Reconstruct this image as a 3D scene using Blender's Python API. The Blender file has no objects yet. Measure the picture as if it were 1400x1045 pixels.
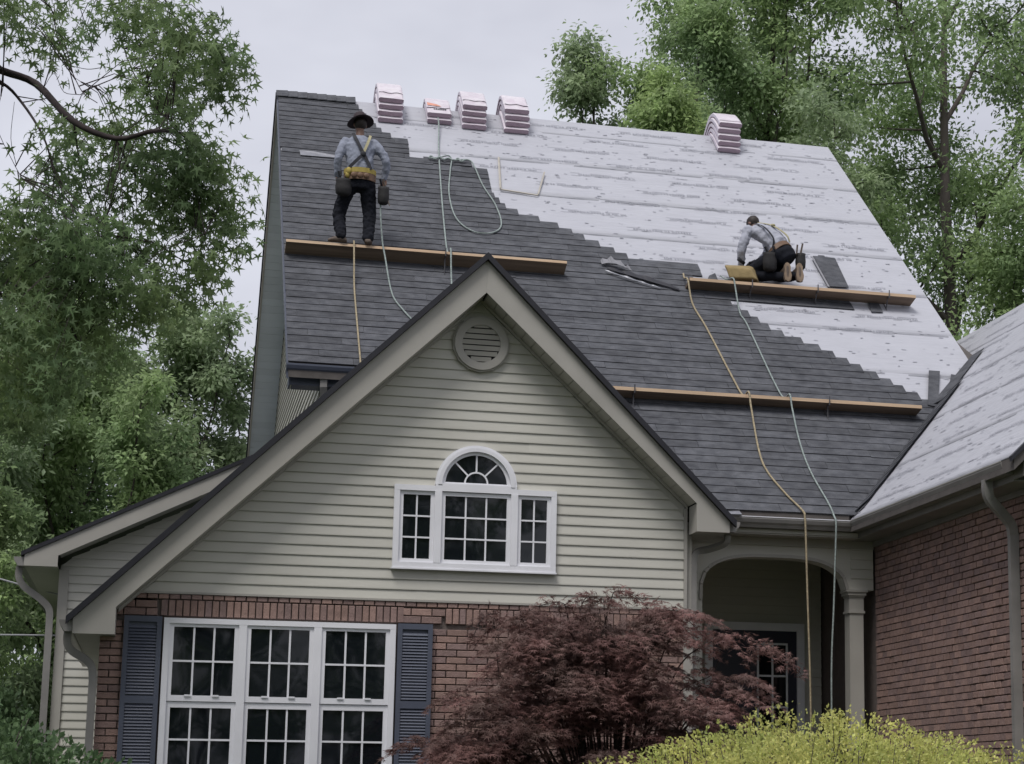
import bpy, math, random
import numpy as np
from mathutils import Vector, Matrix
random.seed(7); RNG = np.random.default_rng(7)
SC = bpy.context.scene; COL = SC.collection
def rad(a): return math.radians(a)

# ------------------------------------------------------------------ camera
cam = bpy.data.objects.new('camera', bpy.data.cameras.new('camera')); COL.objects.link(cam)
SC.camera = cam
yaw, pit, rol = rad(14.783), rad(10.175), rad(0.413)
fw = Vector((math.sin(yaw)*math.cos(pit), math.cos(yaw)*math.cos(pit), math.sin(pit)))
r0 = Vector((math.cos(yaw), -math.sin(yaw), 0)); u0 = r0.cross(fw)
rt = r0*math.cos(rol) + u0*math.sin(rol); up = -r0*math.sin(rol) + u0*math.cos(rol)
mw = Matrix((rt, up, -fw)).transposed().to_4x4(); mw.translation = (0, 0, 1.6)
cam.matrix_world = mw
CAM = Vector((0, 0, 1.6))
cam.data.sensor_width = 36; cam.data.sensor_fit = 'HORIZONTAL'
cam.data.lens = 2636.19/1400*36
cam.data.shift_x = 0.5-917.15/1400; cam.data.shift_y = (624.0-522.5)/1400
cam.data.clip_end = 2000; cam.data.clip_start = 0.1

# ------------------------------------------------------------------ sky, sun, exposure (overcast)
SUN_EL, SUN_AZ = 60, -38          # azimuth measured from the camera's back, towards the left
world = bpy.data.worlds.new('World'); SC.world = world; world.use_nodes = True
nt = world.node_tree; nt.nodes.clear()
wo = nt.nodes.new('ShaderNodeOutputWorld'); bg = nt.nodes.new('ShaderNodeBackground')
sky = nt.nodes.new('ShaderNodeTexSky'); sky.sky_type = 'NISHITA'; sky.sun_disc = False
sky.sun_elevation = rad(SUN_EL); sky.sun_rotation = rad(180+SUN_AZ); sky.air_density = 1.0; sky.dust_density = 4.0
hs = nt.nodes.new('ShaderNodeHueSaturation'); hs.inputs['Saturation'].default_value = 0.35
tcw = nt.nodes.new('ShaderNodeTexCoord'); mpw = nt.nodes.new('ShaderNodeMapping'); mpw.inputs['Scale'].default_value = (1, 1, 2.2)
nz = nt.nodes.new('ShaderNodeTexNoise'); nz.inputs['Scale'].default_value = 2.6; nz.inputs['Detail'].default_value = 5; nz.inputs['Roughness'].default_value = 0.55
crw = nt.nodes.new('ShaderNodeValToRGB')
crw.color_ramp.elements[0].position = 0.33; crw.color_ramp.elements[0].color = (3.02, 3.08, 3.60, 1)
crw.color_ramp.elements[1].position = 0.68; crw.color_ramp.elements[1].color = (4.8, 4.9, 5.45, 1)
mxw = nt.nodes.new('ShaderNodeMix'); mxw.data_type = 'RGBA'; mxw.inputs['Factor'].default_value = 0.88
bg.inputs['Strength'].default_value = 0.1
L = nt.links.new
L(sky.outputs[0], hs.inputs['Color']); L(tcw.outputs['Generated'], mpw.inputs['Vector']); L(mpw.outputs[0], nz.inputs['Vector'])
L(nz.outputs[0], crw.inputs[0]); L(hs.outputs[0], mxw.inputs['A']); L(crw.outputs[0], mxw.inputs['B'])
L(mxw.outputs['Result'], bg.inputs['Color']); L(bg.outputs[0], wo.inputs[0])
sl = bpy.data.lights.new('sun', 'SUN'); sl.energy = 1.5; sl.angle = rad(22); sl.color = (1.0, 0.97, 0.93)
sun = bpy.data.objects.new('sun', sl); COL.objects.link(sun)
az = rad(SUN_AZ); el = rad(SUN_EL)
sd = Vector((math.sin(az)*math.cos(el), -math.cos(az)*math.cos(el), math.sin(el)))   # towards the sun
sun.rotation_euler = sd.to_track_quat('Z', 'Y').to_euler(); sun.location = (0, -5, 30)
vs = SC.view_settings; vs.view_transform = 'Standard'; vs.look = 'None'; vs.exposure = 0.78; vs.gamma = 1.0; vs.use_curve_mapping = False
SC.cycles.max_bounces = 6; SC.cycles.transparent_max_bounces = 6; SC.cycles.diffuse_bounces = 4

# ------------------------------------------------------------------ materials
def mat(name, col, rough=0.7, var=0.12, scale=6.0, bump=0.0, bscale=40.0, objrand=0.0, spec=0.4, stretch=(1, 1, 1),
        fine=0.0, finescale=150.0, trans=0.0, metallic=0.0, tint=None, tintscale=1.5, tintamt=0.5):
    m = bpy.data.materials.new(name); m.use_nodes = True
    n = m.node_tree.nodes; l = m.node_tree.links.new
    p = n['Principled BSDF']; p.inputs['Roughness'].default_value = rough
    p.inputs['Specular IOR Level'].default_value = spec; p.inputs['Metallic'].default_value = metallic
    tc = n.new('ShaderNodeNewGeometry'); mp = n.new('ShaderNodeMapping'); mp.inputs['Scale'].default_value = stretch
    l(tc.outputs['Position'], mp.inputs['Vector'])
    no = n.new('ShaderNodeTexNoise'); no.inputs['Scale'].default_value = scale; no.inputs['Detail'].default_value = 6
    l(mp.outputs[0], no.inputs['Vector'])
    val = n.new('ShaderNodeMapRange'); val.inputs['From Min'].default_value = 0.25; val.inputs['From Max'].default_value = 0.75
    val.inputs['To Min'].default_value = 1-var; val.inputs['To Max'].default_value = 1+var
    l(no.outputs['Fac'], val.inputs['Value']); fac = val.outputs[0]
    def mul(a, b):
        x = n.new('ShaderNodeMath'); x.operation = 'MULTIPLY'; l(a, x.inputs[0])
        if isinstance(b, float): x.inputs[1].default_value = b
        else: l(b, x.inputs[1])
        return x.outputs[0]
    if fine:
        nf = n.new('ShaderNodeTexNoise'); nf.inputs['Scale'].default_value = finescale; nf.inputs['Detail'].default_value = 2
        l(tc.outputs['Position'], nf.inputs['Vector'])
        mr = n.new('ShaderNodeMapRange'); mr.inputs['From Min'].default_value = 0.3; mr.inputs['From Max'].default_value = 0.7
        mr.inputs['To Min'].default_value = 1-fine; mr.inputs['To Max'].default_value = 1+fine
        l(nf.outputs['Fac'], mr.inputs['Value']); fac = mul(fac, mr.outputs[0])
    rnd = None
    if objrand:
        oi = n.new('ShaderNodeObjectInfo'); at = n.new('ShaderNodeAttribute'); at.attribute_name = 'rnd'
        ad = n.new('ShaderNodeMath'); ad.operation = 'ADD'; l(oi.outputs['Random'], ad.inputs[0]); l(at.outputs['Fac'], ad.inputs[1])
        fr = n.new('ShaderNodeMath'); fr.operation = 'FRACT'; l(ad.outputs[0], fr.inputs[0]); rnd = fr.outputs[0]
        mr = n.new('ShaderNodeMapRange'); mr.inputs['To Min'].default_value = 1-objrand; mr.inputs['To Max'].default_value = 1+objrand
        l(rnd, mr.inputs['Value']); fac = mul(fac, mr.outputs[0])
    vm = n.new('ShaderNodeVectorMath'); vm.operation = 'SCALE'; vm.inputs[0].default_value = col[:3]; l(fac, vm.inputs['Scale'])
    out = vm.outputs[0]
    if tint:
        v2 = n.new('ShaderNodeVectorMath'); v2.operation = 'SCALE'; v2.inputs[0].default_value = tint[:3]; l(fac, v2.inputs['Scale'])
        mx = n.new('ShaderNodeMix'); mx.data_type = 'RGBA'
        if rnd is not None and tintscale == 0:
            mr = n.new('ShaderNodeMapRange'); mr.inputs['From Min'].default_value = 1-tintamt; mr.inputs['From Max'].default_value = 1
            w = n.new('ShaderNodeMath'); w.operation = 'FRACT'; l(mul(rnd, 7.31), w.inputs[0]); l(w.outputs[0], mr.inputs['Value']); l(mr.outputs[0], mx.inputs['Factor'])
        else:
            nn = n.new('ShaderNodeTexNoise'); nn.inputs['Scale'].default_value = tintscale; nn.inputs['Detail'].default_value = 4; l(mp.outputs[0], nn.inputs['Vector'])
            mr = n.new('ShaderNodeMapRange'); mr.inputs['From Min'].default_value = 0.4; mr.inputs['From Max'].default_value = 0.65
            mr.inputs['To Max'].default_value = tintamt; l(nn.outputs['Fac'], mr.inputs['Value']); l(mr.outputs[0], mx.inputs['Factor'])
        l(out, mx.inputs['A']); l(v2.outputs[0], mx.inputs['B']); out = mx.outputs['Result']
    l(out, p.inputs['Base Color'])
    if bump:
        nb = n.new('ShaderNodeTexNoise'); nb.inputs['Scale'].default_value = bscale; nb.inputs['Detail'].default_value = 4; l(mp.outputs[0], nb.inputs['Vector'])
        b = n.new('ShaderNodeBump'); b.inputs['Strength'].default_value = bump; b.inputs['Distance'].default_value = 0.01
        l(nb.outputs['Fac'], b.inputs['Height']); l(b.outputs[0], p.inputs['Normal'])
    if trans:
        t = n.new('ShaderNodeBsdfTranslucent'); l(out, t.inputs['Color']); ms = n.new('ShaderNodeMixShader'); ms.inputs[0].default_value = trans
        o = n['Material Output']; l(p.outputs[0], ms.inputs[1]); l(t.outputs[0], ms.inputs[2]); l(ms.outputs[0], o.inputs['Surface'])
    return m

M = {}
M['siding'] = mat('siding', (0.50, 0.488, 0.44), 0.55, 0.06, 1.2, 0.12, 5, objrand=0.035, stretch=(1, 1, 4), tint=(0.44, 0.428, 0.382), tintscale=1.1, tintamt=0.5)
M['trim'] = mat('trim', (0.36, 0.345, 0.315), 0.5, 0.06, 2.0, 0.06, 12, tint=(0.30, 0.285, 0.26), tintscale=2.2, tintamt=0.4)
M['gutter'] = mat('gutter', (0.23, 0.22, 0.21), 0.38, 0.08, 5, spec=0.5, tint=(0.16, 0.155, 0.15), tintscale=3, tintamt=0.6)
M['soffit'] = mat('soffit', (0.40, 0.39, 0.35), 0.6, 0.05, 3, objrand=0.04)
M['darksoffit'] = mat('side_soffit_paint', (0.56, 0.61, 0.66), 0.6, 0.05, 3, objrand=0.05)
M['white'] = mat('white_vinyl', (0.74, 0.74, 0.78), 0.4, 0.03, 3, tint=(0.64, 0.64, 0.68), tintscale=4, tintamt=0.3)
M['drip'] = mat('black_drip_edge', (0.016, 0.016, 0.022), 0.5, 0.2, 8)
M['brick'] = mat('brick', (0.28, 0.185, 0.158), 0.85, 0.16, 22, 0.5, 90, objrand=0.15, fine=0.12, finescale=120, tint=(0.215, 0.15, 0.14), tintscale=0, tintamt=0.75)
M['mortar'] = mat('mortar', (0.14, 0.115, 0.105), 0.95, 0.12, 15, 0.3, 120)
M['shutter'] = mat('shutter_paint', (0.075, 0.085, 0.118), 0.5, 0.08, 5, objrand=0.04)
M['door'] = mat('door_paint', (0.03, 0.032, 0.05), 0.4, 0.08, 5)
M['deck'] = mat('roof_deck', (0.10, 0.09, 0.085), 0.9, 0.2, 8)
M['shingle'] = mat('charcoal_shingle', (0.092, 0.095, 0.106), 0.9, 0.28, 4.0, 0.6, 180, objrand=0.14, fine=0.22, finescale=170, spec=0.25, stretch=(1, 2.0, 1), tint=(0.058, 0.061, 0.071), tintscale=9.0, tintamt=0.8)
M['butt'] = mat('shadowed_asphalt_edge', (0.032, 0.032, 0.037), 0.9, 0.3, 20)  # cut edge coloured near black to carry the shadow line under each course
M['shingle_back'] = mat('bare_shingle_underside', (0.22, 0.22, 0.24), 0.8, 0.1, 10)
M['print'] = mat('grey_print_and_nail_shadow', (0.225, 0.23, 0.265), 0.7, 0.25, 9)  # lettering, and some of the painted cap nail shadows
M['dash'] = mat('nail_shadow_grey', (0.30, 0.305, 0.345), 0.7, 0.3, 9)  # grey of the painted cap nail shadow dashes
M['wrap'] = mat('pink_film', (0.56, 0.50, 0.555), 0.3, 0.06, 6, 0.35, 14, objrand=0.05, tint=(0.66, 0.63, 0.66), tintscale=7, tintamt=0.8)
M['wrap_edge'] = mat('pink_film_edge', (0.38, 0.285, 0.345), 0.4, 0.15, 25, 0.4, 30, objrand=0.08, stretch=(1, 1, 4))
M['wrap_side'] = mat('film_folded_end', (0.55, 0.50, 0.57), 0.4, 0.2, 18, 0.5, 25)
M['film_print'] = mat('black_film_print', (0.05, 0.05, 0.06), 0.5, 0.2, 10)
M['film_red'] = mat('red_film_print', (0.62, 0.28, 0.20), 0.5, 0.2, 10)
M['wood'] = mat('plank_wood', (0.20, 0.145, 0.105), 0.8, 0.25, 5, 0.2, 60, stretch=(0.25, 4, 4), tint=(0.125, 0.09, 0.07), tintscale=1.2, tintamt=0.8)
M['wood_edge'] = mat('lit_plank_edge', (0.42, 0.31, 0.21), 0.8, 0.18, 6, stretch=(0.3, 5, 5), tint=(0.36, 0.24, 0.155), tintscale=1.6, tintamt=0.6)  # plank wood painted lighter where light catches the front edge
M['stick'] = mat('pale_batten', (0.46, 0.43, 0.38), 0.8, 0.12, 8, stretch=(1, 1, 1))
M['metal'] = mat('bracket_metal', (0.10, 0.10, 0.11), 0.5, 0.2, 20, metallic=0.4)
M['flash'] = mat('bare_flashing', (0.22, 0.225, 0.25), 0.45, 0.2, 14, metallic=0.3)
M['rope_y'] = mat('straw_rope', (0.30, 0.25, 0.165), 0.85, 0.18, 30, fine=0.25, finescale=60)
M['rope_g'] = mat('sage_rope', (0.24, 0.28, 0.27), 0.85, 0.18, 30, fine=0.25, finescale=60)
M['foam'] = mat('tan_foam', (0.24, 0.18, 0.085), 0.9, 0.15, 12, 0.4, 50)
M['skin'] = mat('skin', (0.16, 0.09, 0.065), 0.55, 0.1, 10)
M['hair'] = mat('hair', (0.02, 0.014, 0.012), 0.6, 0.3, 40)
M['shirt1'] = mat('blue_grey_shirt', (0.235, 0.255, 0.315), 0.9, 0.05, 12, 0.5, 18, tint=(0.195, 0.21, 0.262), tintscale=4, tintamt=0.5)
M['shirt2'] = mat('pale_shirt', (0.34, 0.35, 0.405), 0.9, 0.05, 12, 0.5, 18, tint=(0.285, 0.295, 0.345), tintscale=4, tintamt=0.5)
M['pants'] = mat('black_trousers', (0.009, 0.010, 0.015), 0.9, 0.3, 12, 0.6, 14, spec=0.2)
M['boot'] = mat('brown_boot', (0.10, 0.075, 0.06), 0.7, 0.2, 20)
M['sole'] = mat('boot_sole', (0.20, 0.145, 0.10), 0.8, 0.2, 20)
M['hat'] = mat('dark_hat', (0.035, 0.025, 0.03), 0.8, 0.15, 20)
M['leather'] = mat('belt_leather', (0.13, 0.075, 0.045), 0.6, 0.25, 15, 0.3, 40)
M['yellow'] = mat('yellow_padding', (0.33, 0.255, 0.06), 0.7, 0.2, 12)
M['strap'] = mat('black_strap', (0.015, 0.016, 0.022), 0.7, 0.2, 15)
M['strap_y'] = mat('yellow_strap', (0.36, 0.33, 0.20), 0.7, 0.2, 15)
M['pouch'] = mat('dark_pouch', (0.018, 0.017, 0.018), 0.75, 0.3, 15, 0.3, 30)
M['bark'] = mat('grey_bark', (0.085, 0.072, 0.065), 0.95, 0.3, 5, 0.8, 12, stretch=(2, 2, 0.5))
M['darkbark'] = mat('dark_bark', (0.035, 0.026, 0.026), 0.95, 0.3, 8, 0.6, 14)
M['wire'] = mat('utility_cable', (0.3, 0.3, 0.32), 0.6, 0.1, 5)
M['concrete'] = mat('porch_concrete', (0.32, 0.31, 0.29), 0.9, 0.1, 6, 0.2, 60)
def leafmat(name, col, var, tint, trans=0.35, clump=0.9, spec=0.3, rough=0.5):
    return mat(name, col, rough, var, 2.2, objrand=0.22, spec=spec, trans=trans, tint=tint, tintscale=clump, tintamt=0.75)
M['gumleaf'] = leafmat('sweetgum_leaf', (0.21, 0.29, 0.12), 0.35, (0.12, 0.19, 0.095), 0.5)
M['leafA'] = leafmat('green_leaf', (0.32, 0.425, 0.195), 0.3, (0.22, 0.32, 0.17), 0.55, 0.5)
M['leafB'] = leafmat('light_green_leaf', (0.36, 0.47, 0.19), 0.3, (0.25, 0.345, 0.16), 0.55, 0.5)
M['leafC'] = leafmat('grey_green_leaf', (0.33, 0.415, 0.235), 0.3, (0.235, 0.315, 0.195), 0.55, 0.5)
M['mapleleaf'] = leafmat('burgundy_leaf', (0.225, 0.125, 0.115), 0.45, (0.125, 0.095, 0.082), 0.35, 2.4)
M['goldleaf'] = leafmat('golden_leaf', (0.62, 0.60, 0.21), 0.28, (0.38, 0.47, 0.15), 0.5, 2.6)
M['bushleaf'] = leafmat('dark_hedge_leaf', (0.115, 0.18, 0.08), 0.25, (0.075, 0.13, 0.062), 0.4, 2.5)
M['grass'] = mat('lawn', (0.045, 0.06, 0.03), 0.95, 0.25, 1.5, 0.6, 60, fine=0.3, finescale=40)

def underlay_mat():
    m = mat('underlayment', (0.395, 0.40, 0.44), 0.5, 0.04, 1.6, 0.25, 9, stretch=(1, 3, 1), tint=(0.365, 0.37, 0.41), tintscale=3.5, tintamt=0.5)
    n = m.node_tree.nodes; l = m.node_tree.links.new; p = n['Principled BSDF']
    src = p.inputs['Base Color'].links[0].from_socket
    uv = n.new('ShaderNodeUVMap'); uv.uv_map = 'UVMap'
    mp = n.new('ShaderNodeMapping'); mp.inputs['Scale'].default_value = (1.1, 16, 1); l(uv.outputs[0], mp.inputs['Vector'])
    no = n.new('ShaderNodeTexNoise'); no.inputs['Scale'].default_value = 1.0; no.inputs['Detail'].default_value = 5; no.inputs['Roughness'].default_value = 0.65; l(mp.outputs[0], no.inputs['Vector'])
    mr = n.new('ShaderNodeMapRange'); mr.inputs['From Min'].default_value = 0.56; mr.inputs['From Max'].default_value = 0.72; mr.inputs['To Max'].default_value = 0.2; l(no.outputs['Fac'], mr.inputs['Value'])
    mx = n.new('ShaderNodeMix'); mx.data_type = 'RGBA'; l(mr.outputs[0], mx.inputs['Factor']); l(src, mx.inputs['A']); mx.inputs['B'].default_value = (0.28, 0.285, 0.33, 1)
    l(mx.outputs['Result'], p.inputs['Base Color'])
    nb = n.new('ShaderNodeTexNoise'); nb.inputs['Scale'].default_value = 1.0; nb.inputs['Detail'].default_value = 4
    mp2 = n.new('ShaderNodeMapping'); mp2.inputs['Scale'].default_value = (2.5, 14, 1); l(uv.outputs[0], mp2.inputs['Vector']); l(mp2.outputs[0], nb.inputs['Vector'])
    b = n.new('ShaderNodeBump'); b.inputs['Strength'].default_value = 0.5; b.inputs['Distance'].default_value = 0.03
    l(nb.outputs['Fac'], b.inputs['Height']); l(b.outputs[0], p.inputs['Normal'])
    return m
M['underlay'] = underlay_mat()

def glass_mat():
    m = bpy.data.materials.new('window_glass'); m.use_nodes = True; n = m.node_tree.nodes; l = m.node_tree.links.new
    p = n['Principled BSDF']; p.inputs['Base Color'].default_value = (0.006, 0.008, 0.011, 1); p.inputs['Roughness'].default_value = 0.03; p.inputs['Specular IOR Level'].default_value = 0.45
    tc = n.new('ShaderNodeTexCoord'); no = n.new('ShaderNodeTexNoise'); no.inputs['Scale'].default_value = 1.6; no.inputs['Detail'].default_value = 1; l(tc.outputs['Object'], no.inputs['Vector'])
    b = n.new('ShaderNodeBump'); b.inputs['Strength'].default_value = 0.10; b.inputs['Distance'].default_value = 0.05; l(no.outputs['Fac'], b.inputs['Height']); l(b.outputs[0], p.inputs['Normal'])
    return m
M['glass'] = glass_mat()

# ------------------------------------------------------------------ mesh helpers
class MB:
    def __init__(s): s.v = []; s.f = []; s.rnd = []; s.mi = []
    def add(s, vs, fs, rnd=0.0, mi=0):
        o = len(s.v); s.v += [tuple(p) for p in vs]
        for f in fs: s.f.append(tuple(o+i for i in f)); s.rnd.append(rnd); s.mi.append(mi)
        return s
    def hexa(s, a, b, rnd=0.0, mi=0):          # a, b: two quads (4 points each), same winding
        s.add(list(a)+list(b), [(3, 2, 1, 0), (4, 5, 6, 7), (0, 1, 5, 4), (1, 2, 6, 5), (2, 3, 7, 6), (3, 0, 4, 7)], rnd, mi); return s
    def box(s, x0, x1, y0, y1, z0, z1, rnd=0.0, mi=0):
        return s.hexa([(x0, y0, z0), (x1, y0, z0), (x1, y1, z0), (x0, y1, z0)], [(x0, y0, z1), (x1, y0, z1), (x1, y1, z1), (x0, y1, z1)], rnd, mi)
    def prism(s, poly, vec, rnd=0.0, mi=0):    # poly: list of 3D points, extruded by vec
        n = len(poly); a = [Vector(p) for p in poly]; b = [p+Vector(vec) for p in a]
        s.add(a+b, [tuple(range(n))[::-1], tuple(range(n, 2*n))]+[(i, (i+1) % n, n+(i+1) % n, n+i) for i in range(n)], rnd, mi); return s
    def tube(s, pts, r, seg=6, rnd=0.0, cap=True, mi=0):
        pts = [Vector(p) for p in pts]; n = len(pts); rs = r if isinstance(r, (list, tuple)) else [r]*n
        ring = []; prev = None
        for i, p in enumerate(pts):
            t = (pts[min(i+1, n-1)]-pts[max(i-1, 0)]).normalized()
            ref = prev if prev is not None and abs(prev.dot(t)) < 0.97 else (Vector((0, 0, 1)) if abs(t.z) < 0.9 else Vector((1, 0, 0)))
            a = (ref-t*ref.dot(t)).normalized(); b = t.cross(a); prev = a
            ring.append([p+(a*math.cos(2*math.pi*k/seg)+b*math.sin(2*math.pi*k/seg))*rs[i] for k in range(seg)])
        vs = [q for rg in ring for q in rg]; fs = []
        for i in range(n-1):
            for k in range(seg): fs.append((i*seg+k, i*seg+(k+1) % seg, (i+1)*seg+(k+1) % seg, (i+1)*seg+k))
        if cap: fs += [tuple(range(seg))[::-1], tuple(range((n-1)*seg, n*seg))]
        s.add(vs, fs, rnd, mi); return s
    def loft(s, secs, seg=12, mi=0):           # secs: (centre, side vector scaled, front vector scaled)
        ring = []
        for c, a, b in secs:
            c, a, b = Vector(c), Vector(a), Vector(b)
            ring.append([c+a*math.cos(2*math.pi*k/seg)+b*math.sin(2*math.pi*k/seg) for k in range(seg)])
        n = len(ring); vs = [q for r in ring for q in r]; fs = []
        for i in range(n-1):
            for k in range(seg): fs.append((i*seg+k, i*seg+(k+1) % seg, (i+1)*seg+(k+1) % seg, (i+1)*seg+k))
        fs += [tuple(range(seg))[::-1], tuple(range((n-1)*seg, n*seg))]
        s.add(vs, fs, 0, mi); return s
    def ball(s, c, rx, ry=None, rz=None, rot=None, seg=12, rings=8, mi=0):
        ry = ry or rx; rz = rz or rx; c = Vector(c); R = rot or Matrix.Identity(3); vs = []; fs = []
        for i in range(1, rings):
            th = math.pi*i/rings
            for k in range(seg):
                ph = 2*math.pi*k/seg; vs.append(c+R @ Vector((rx*math.sin(th)*math.cos(ph), ry*math.sin(th)*math.sin(ph), rz*math.cos(th))))
        vs += [c+R @ Vector((0, 0, rz)), c+R @ Vector((0, 0, -rz))]; t = len(vs)-2
        for i in range(rings-2):
            for k in range(seg): fs.append((i*seg+k, (i+1)*seg+k, (i+1)*seg+(k+1) % seg, i*seg+(k+1) % seg))
        for k in range(seg):
            fs.append((t, k, (k+1) % seg)); fs.append((t+1, (rings-2)*seg+(k+1) % seg, (rings-2)*seg+k))
        s.add(vs, fs, 0, mi); return s
    def mesh(s, name, mats, smooth=False, rnd=False):
        me = bpy.data.meshes.new(name); me.from_pydata([tuple(v) for v in s.v], [], s.f)
        for m in (mats if isinstance(mats, (list, tuple)) else [mats]): me.materials.append(M[m] if isinstance(m, str) else m)
        if any(s.mi): me.polygons.foreach_set('material_index', s.mi)
        if smooth: me.polygons.foreach_set('use_smooth', [True]*len(s.f))
        if rnd:
            at = me.attributes.new('rnd', 'FLOAT', 'FACE'); at.data.foreach_set('value', s.rnd)
        me.update(); return me
    def build(s, name, mats, parent=None, smooth=False, rnd=False):
        return obj(name, s.mesh(name, mats, smooth, rnd), parent)
def obj(name, me, parent=None):
    o = bpy.data.objects.new(name, me); COL.objects.link(o)
    if parent is not None: adopt(o, parent)
    return o
def adopt(o, parent):
    o.parent = parent
    if parent.parent is None and parent.type == 'EMPTY': o.matrix_parent_inverse = Matrix.Translation(-Vector(parent.location))
def thing(name, label, cat, loc, group=None):
    o = bpy.data.objects.new(name, None); COL.objects.link(o); o.location = loc; o.empty_display_size = 0.2
    tag(o, label, cat, group); return o
def tag(o, label=None, cat=None, group=None, kind=None):
    if label: o['label'] = label
    if cat: o['category'] = cat
    if group: o['group'] = group
    if kind: o['kind'] = kind
    return o
def smoothpath(pts, n=6):
    P = [Vector(p) for p in pts]; P = [2*P[0]-P[1]]+P+[2*P[-1]-P[-2]]; out = []
    for i in range(1, len(P)-2):
        for k in range(n):
            t = k/n; a, b, c, d = P[i-1], P[i], P[i+1], P[i+2]
            out.append(0.5*((2*b)+(c-a)*t+(2*a-5*b+4*c-d)*t*t+(3*b-a-3*c+d)*t**3))
    out.append(P[-2]); return out

# ------------------------------------------------------------------ the ground
def ground_z(x, y):
    t = min(max((y-5)/9, 0), 1); return 0.75*t*t*(3-2*t)
def make_ground():
    xs = np.concatenate([[-400, -150, -60], np.linspace(-30, 40, 36), [70, 160, 400]]); ys = np.concatenate([[-400, -150, -60], np.linspace(-20, 50, 60), [80, 160, 500]])
    v = [(x, y, ground_z(x, y)+random.uniform(-.02, .02)) for y in ys for x in xs]; w = len(xs)
    f = [(j*w+i, j*w+i+1, (j+1)*w+i+1, (j+1)*w+i) for j in range(len(ys)-1) for i in range(w-1)]
    b = MB(); b.add(v, f); o = b.build('ground', 'grass', None, True); tag(o, kind='structure'); o['label'] = 'green lawn rising gently to the house'
make_ground()

# ------------------------------------------------------------------ the house
HOUSE = thing('house', 'brick and siding house with a steep half shingled roof', 'house', (4.0, 20.0, 0.75))
YW = 18.85                      # face of the front gable wall
GX, GTOP = 2.975, 6.94          # front gable apex
ML, MR = 0.985, 1.0             # its two slopes
RM, RY, RZ = 0.96, 19.10, 4.55  # main roof: slope and a point of its eave
YRIDGE, ZRIDGE = 26.10, 11.27
NL = math.hypot(1, RM)
def zroof(y): return RZ+RM*(y-RY)
def RP(x, y, h=0.0):            # point on the main roof, h metres off its surface
    return Vector((x, y-RM/NL*h, zroof(y)+h/NL))
WX, WRX = 7.02, 10.64           # right wing: eave and ridge
def zwing(x): return RZ+RM*(x-WX)
def WP(x, y, h=0.0): return Vector((x-RM/NL*h, y, zwing(x)+h/NL))
E = 0.0016

# --- front gable wall: siding above, brick below
gw = MB().prism([(-0.42, YW+.03, 3.53), (5.13, YW+.03, 3.53), (5.13, YW+.03, 4.6), (GX, YW+.03, 6.72), (-0.42, YW+.03, 3.38)], (0, .16, 0)).build('gable_wall', 'siding', HOUSE)
bw = MB().box(-0.5, 5.13, YW+.03, YW+.2, 0.5, 3.525).build('brick_wall', 'mortar', HOUSE)
AX, AZ, AR = 2.967, 4.665, 0.40
def gable_lim(z): return GX-(6.63-z)/ML, min(GX+(6.63-z)/MR, 5.128)
def win_half(z):
    if 3.84 < z <= AZ: return None
    return math.sqrt(max(AR*AR-(z-AZ)**2, 0)) if z > AZ else 0
CLAP = 0.1016
def clap_quad(mb, xa0, xb0, xa1, xb1, z0, z1, y, d=.017):
    mb.hexa([(xa0, y+.01, z0), (xb0, y+.01, z0), (xb0, y-d+.017, z0-.0), (xa0, y-d+.017, z0)], [(xa1, y+.01, z1), (xb1, y+.01, z1), (xb1, y+.005, z1), (xa1, y+.005, z1)])
def clapboard(parent, xa0, xb0, xa1, xb1, z0, z1, y):
    if xb0-xa0 > 2.6 and xb1-xa1 > 2.2:                   # long rows are two boards, lapped
        xs = random.uniform(xa0+1.0, xb0-1.0)
        clapboard(parent, xa0, min(xs, xa0+2.59), xa1, min(xs, xa0+2.59), z0, z1, y)
        return clapboard(parent, min(xs, xa0+2.59)-.012, xb0, min(xs, xa0+2.59)-.012, xb1, z0+.0006, z1, y-.0018)
    b = MB(); b.add([(xa0, y+.02, z0), (xb0, y+.02, z0), (xb0, y+.001, z0), (xa0, y+.001, z0), (xa0, y+.001, z0+.012), (xb0, y+.001, z0+.012), (xa1, y+.014, z1), (xb1, y+.014, z1), (xa1, y+.024, z1), (xb1, y+.024, z1)],
                    [(0, 1, 2, 3), (3, 2, 5, 4), (4, 5, 7, 6), (6, 7, 9, 8), (8, 9, 1, 0), (0, 3, 4, 6, 8), (1, 9, 7, 5, 2)])
    return b.build('clapboard', 'siding', parent)
z = 3.53
while z < 6.6:
    z1 = z+CLAP
    a0, b0 = gable_lim(z); a1, b1 = gable_lim(z1)
    a1 = min(a1, GX-.005); b1 = max(b1, GX+.005)
    zm = z+.5*CLAP
    if 3.84-CLAP*.9 < z and zm < AZ-.02:                 # beside the three-part window
        clapboard(gw, a0, 2.165, a1, 2.165, z, z1, YW); clapboard(gw, 3.772, b0, 3.772, b1, z, z1, YW)
    elif AZ-.06 < z < AZ+AR-.05:
        h0 = math.sqrt(max(AR**2-max(z-AZ, 0)**2, 0)); h1 = math.sqrt(max(AR**2-(z1-AZ)**2, 0))
        clapboard(gw, a0, AX-h0, a1, AX-max(h1, .02), z, z1, YW); clapboard(gw, AX+h0, b0, AX+max(h1, .02), b1, z, z1, YW)
    else: clapboard(gw, a0, b0, a1, b1, z, z1, YW)
    z = z1
MB().box(-0.40, 5.13, YW-.012, YW+.02, 3.515, 3.535).build('starter_strip', 'trim', gw)
cb = MB(); cb.box(5.118, 5.150, YW-.02, YW+.03, 3.535, 4.56); cb.box(5.118, 5.215, YW-.012, YW+.12, .6, 3.51)
cb.box(5.13, 5.21, YW+.03, YW+.11, 3.535, 4.35); cb.build('corner_board', 'trim', HOUSE)
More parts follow.
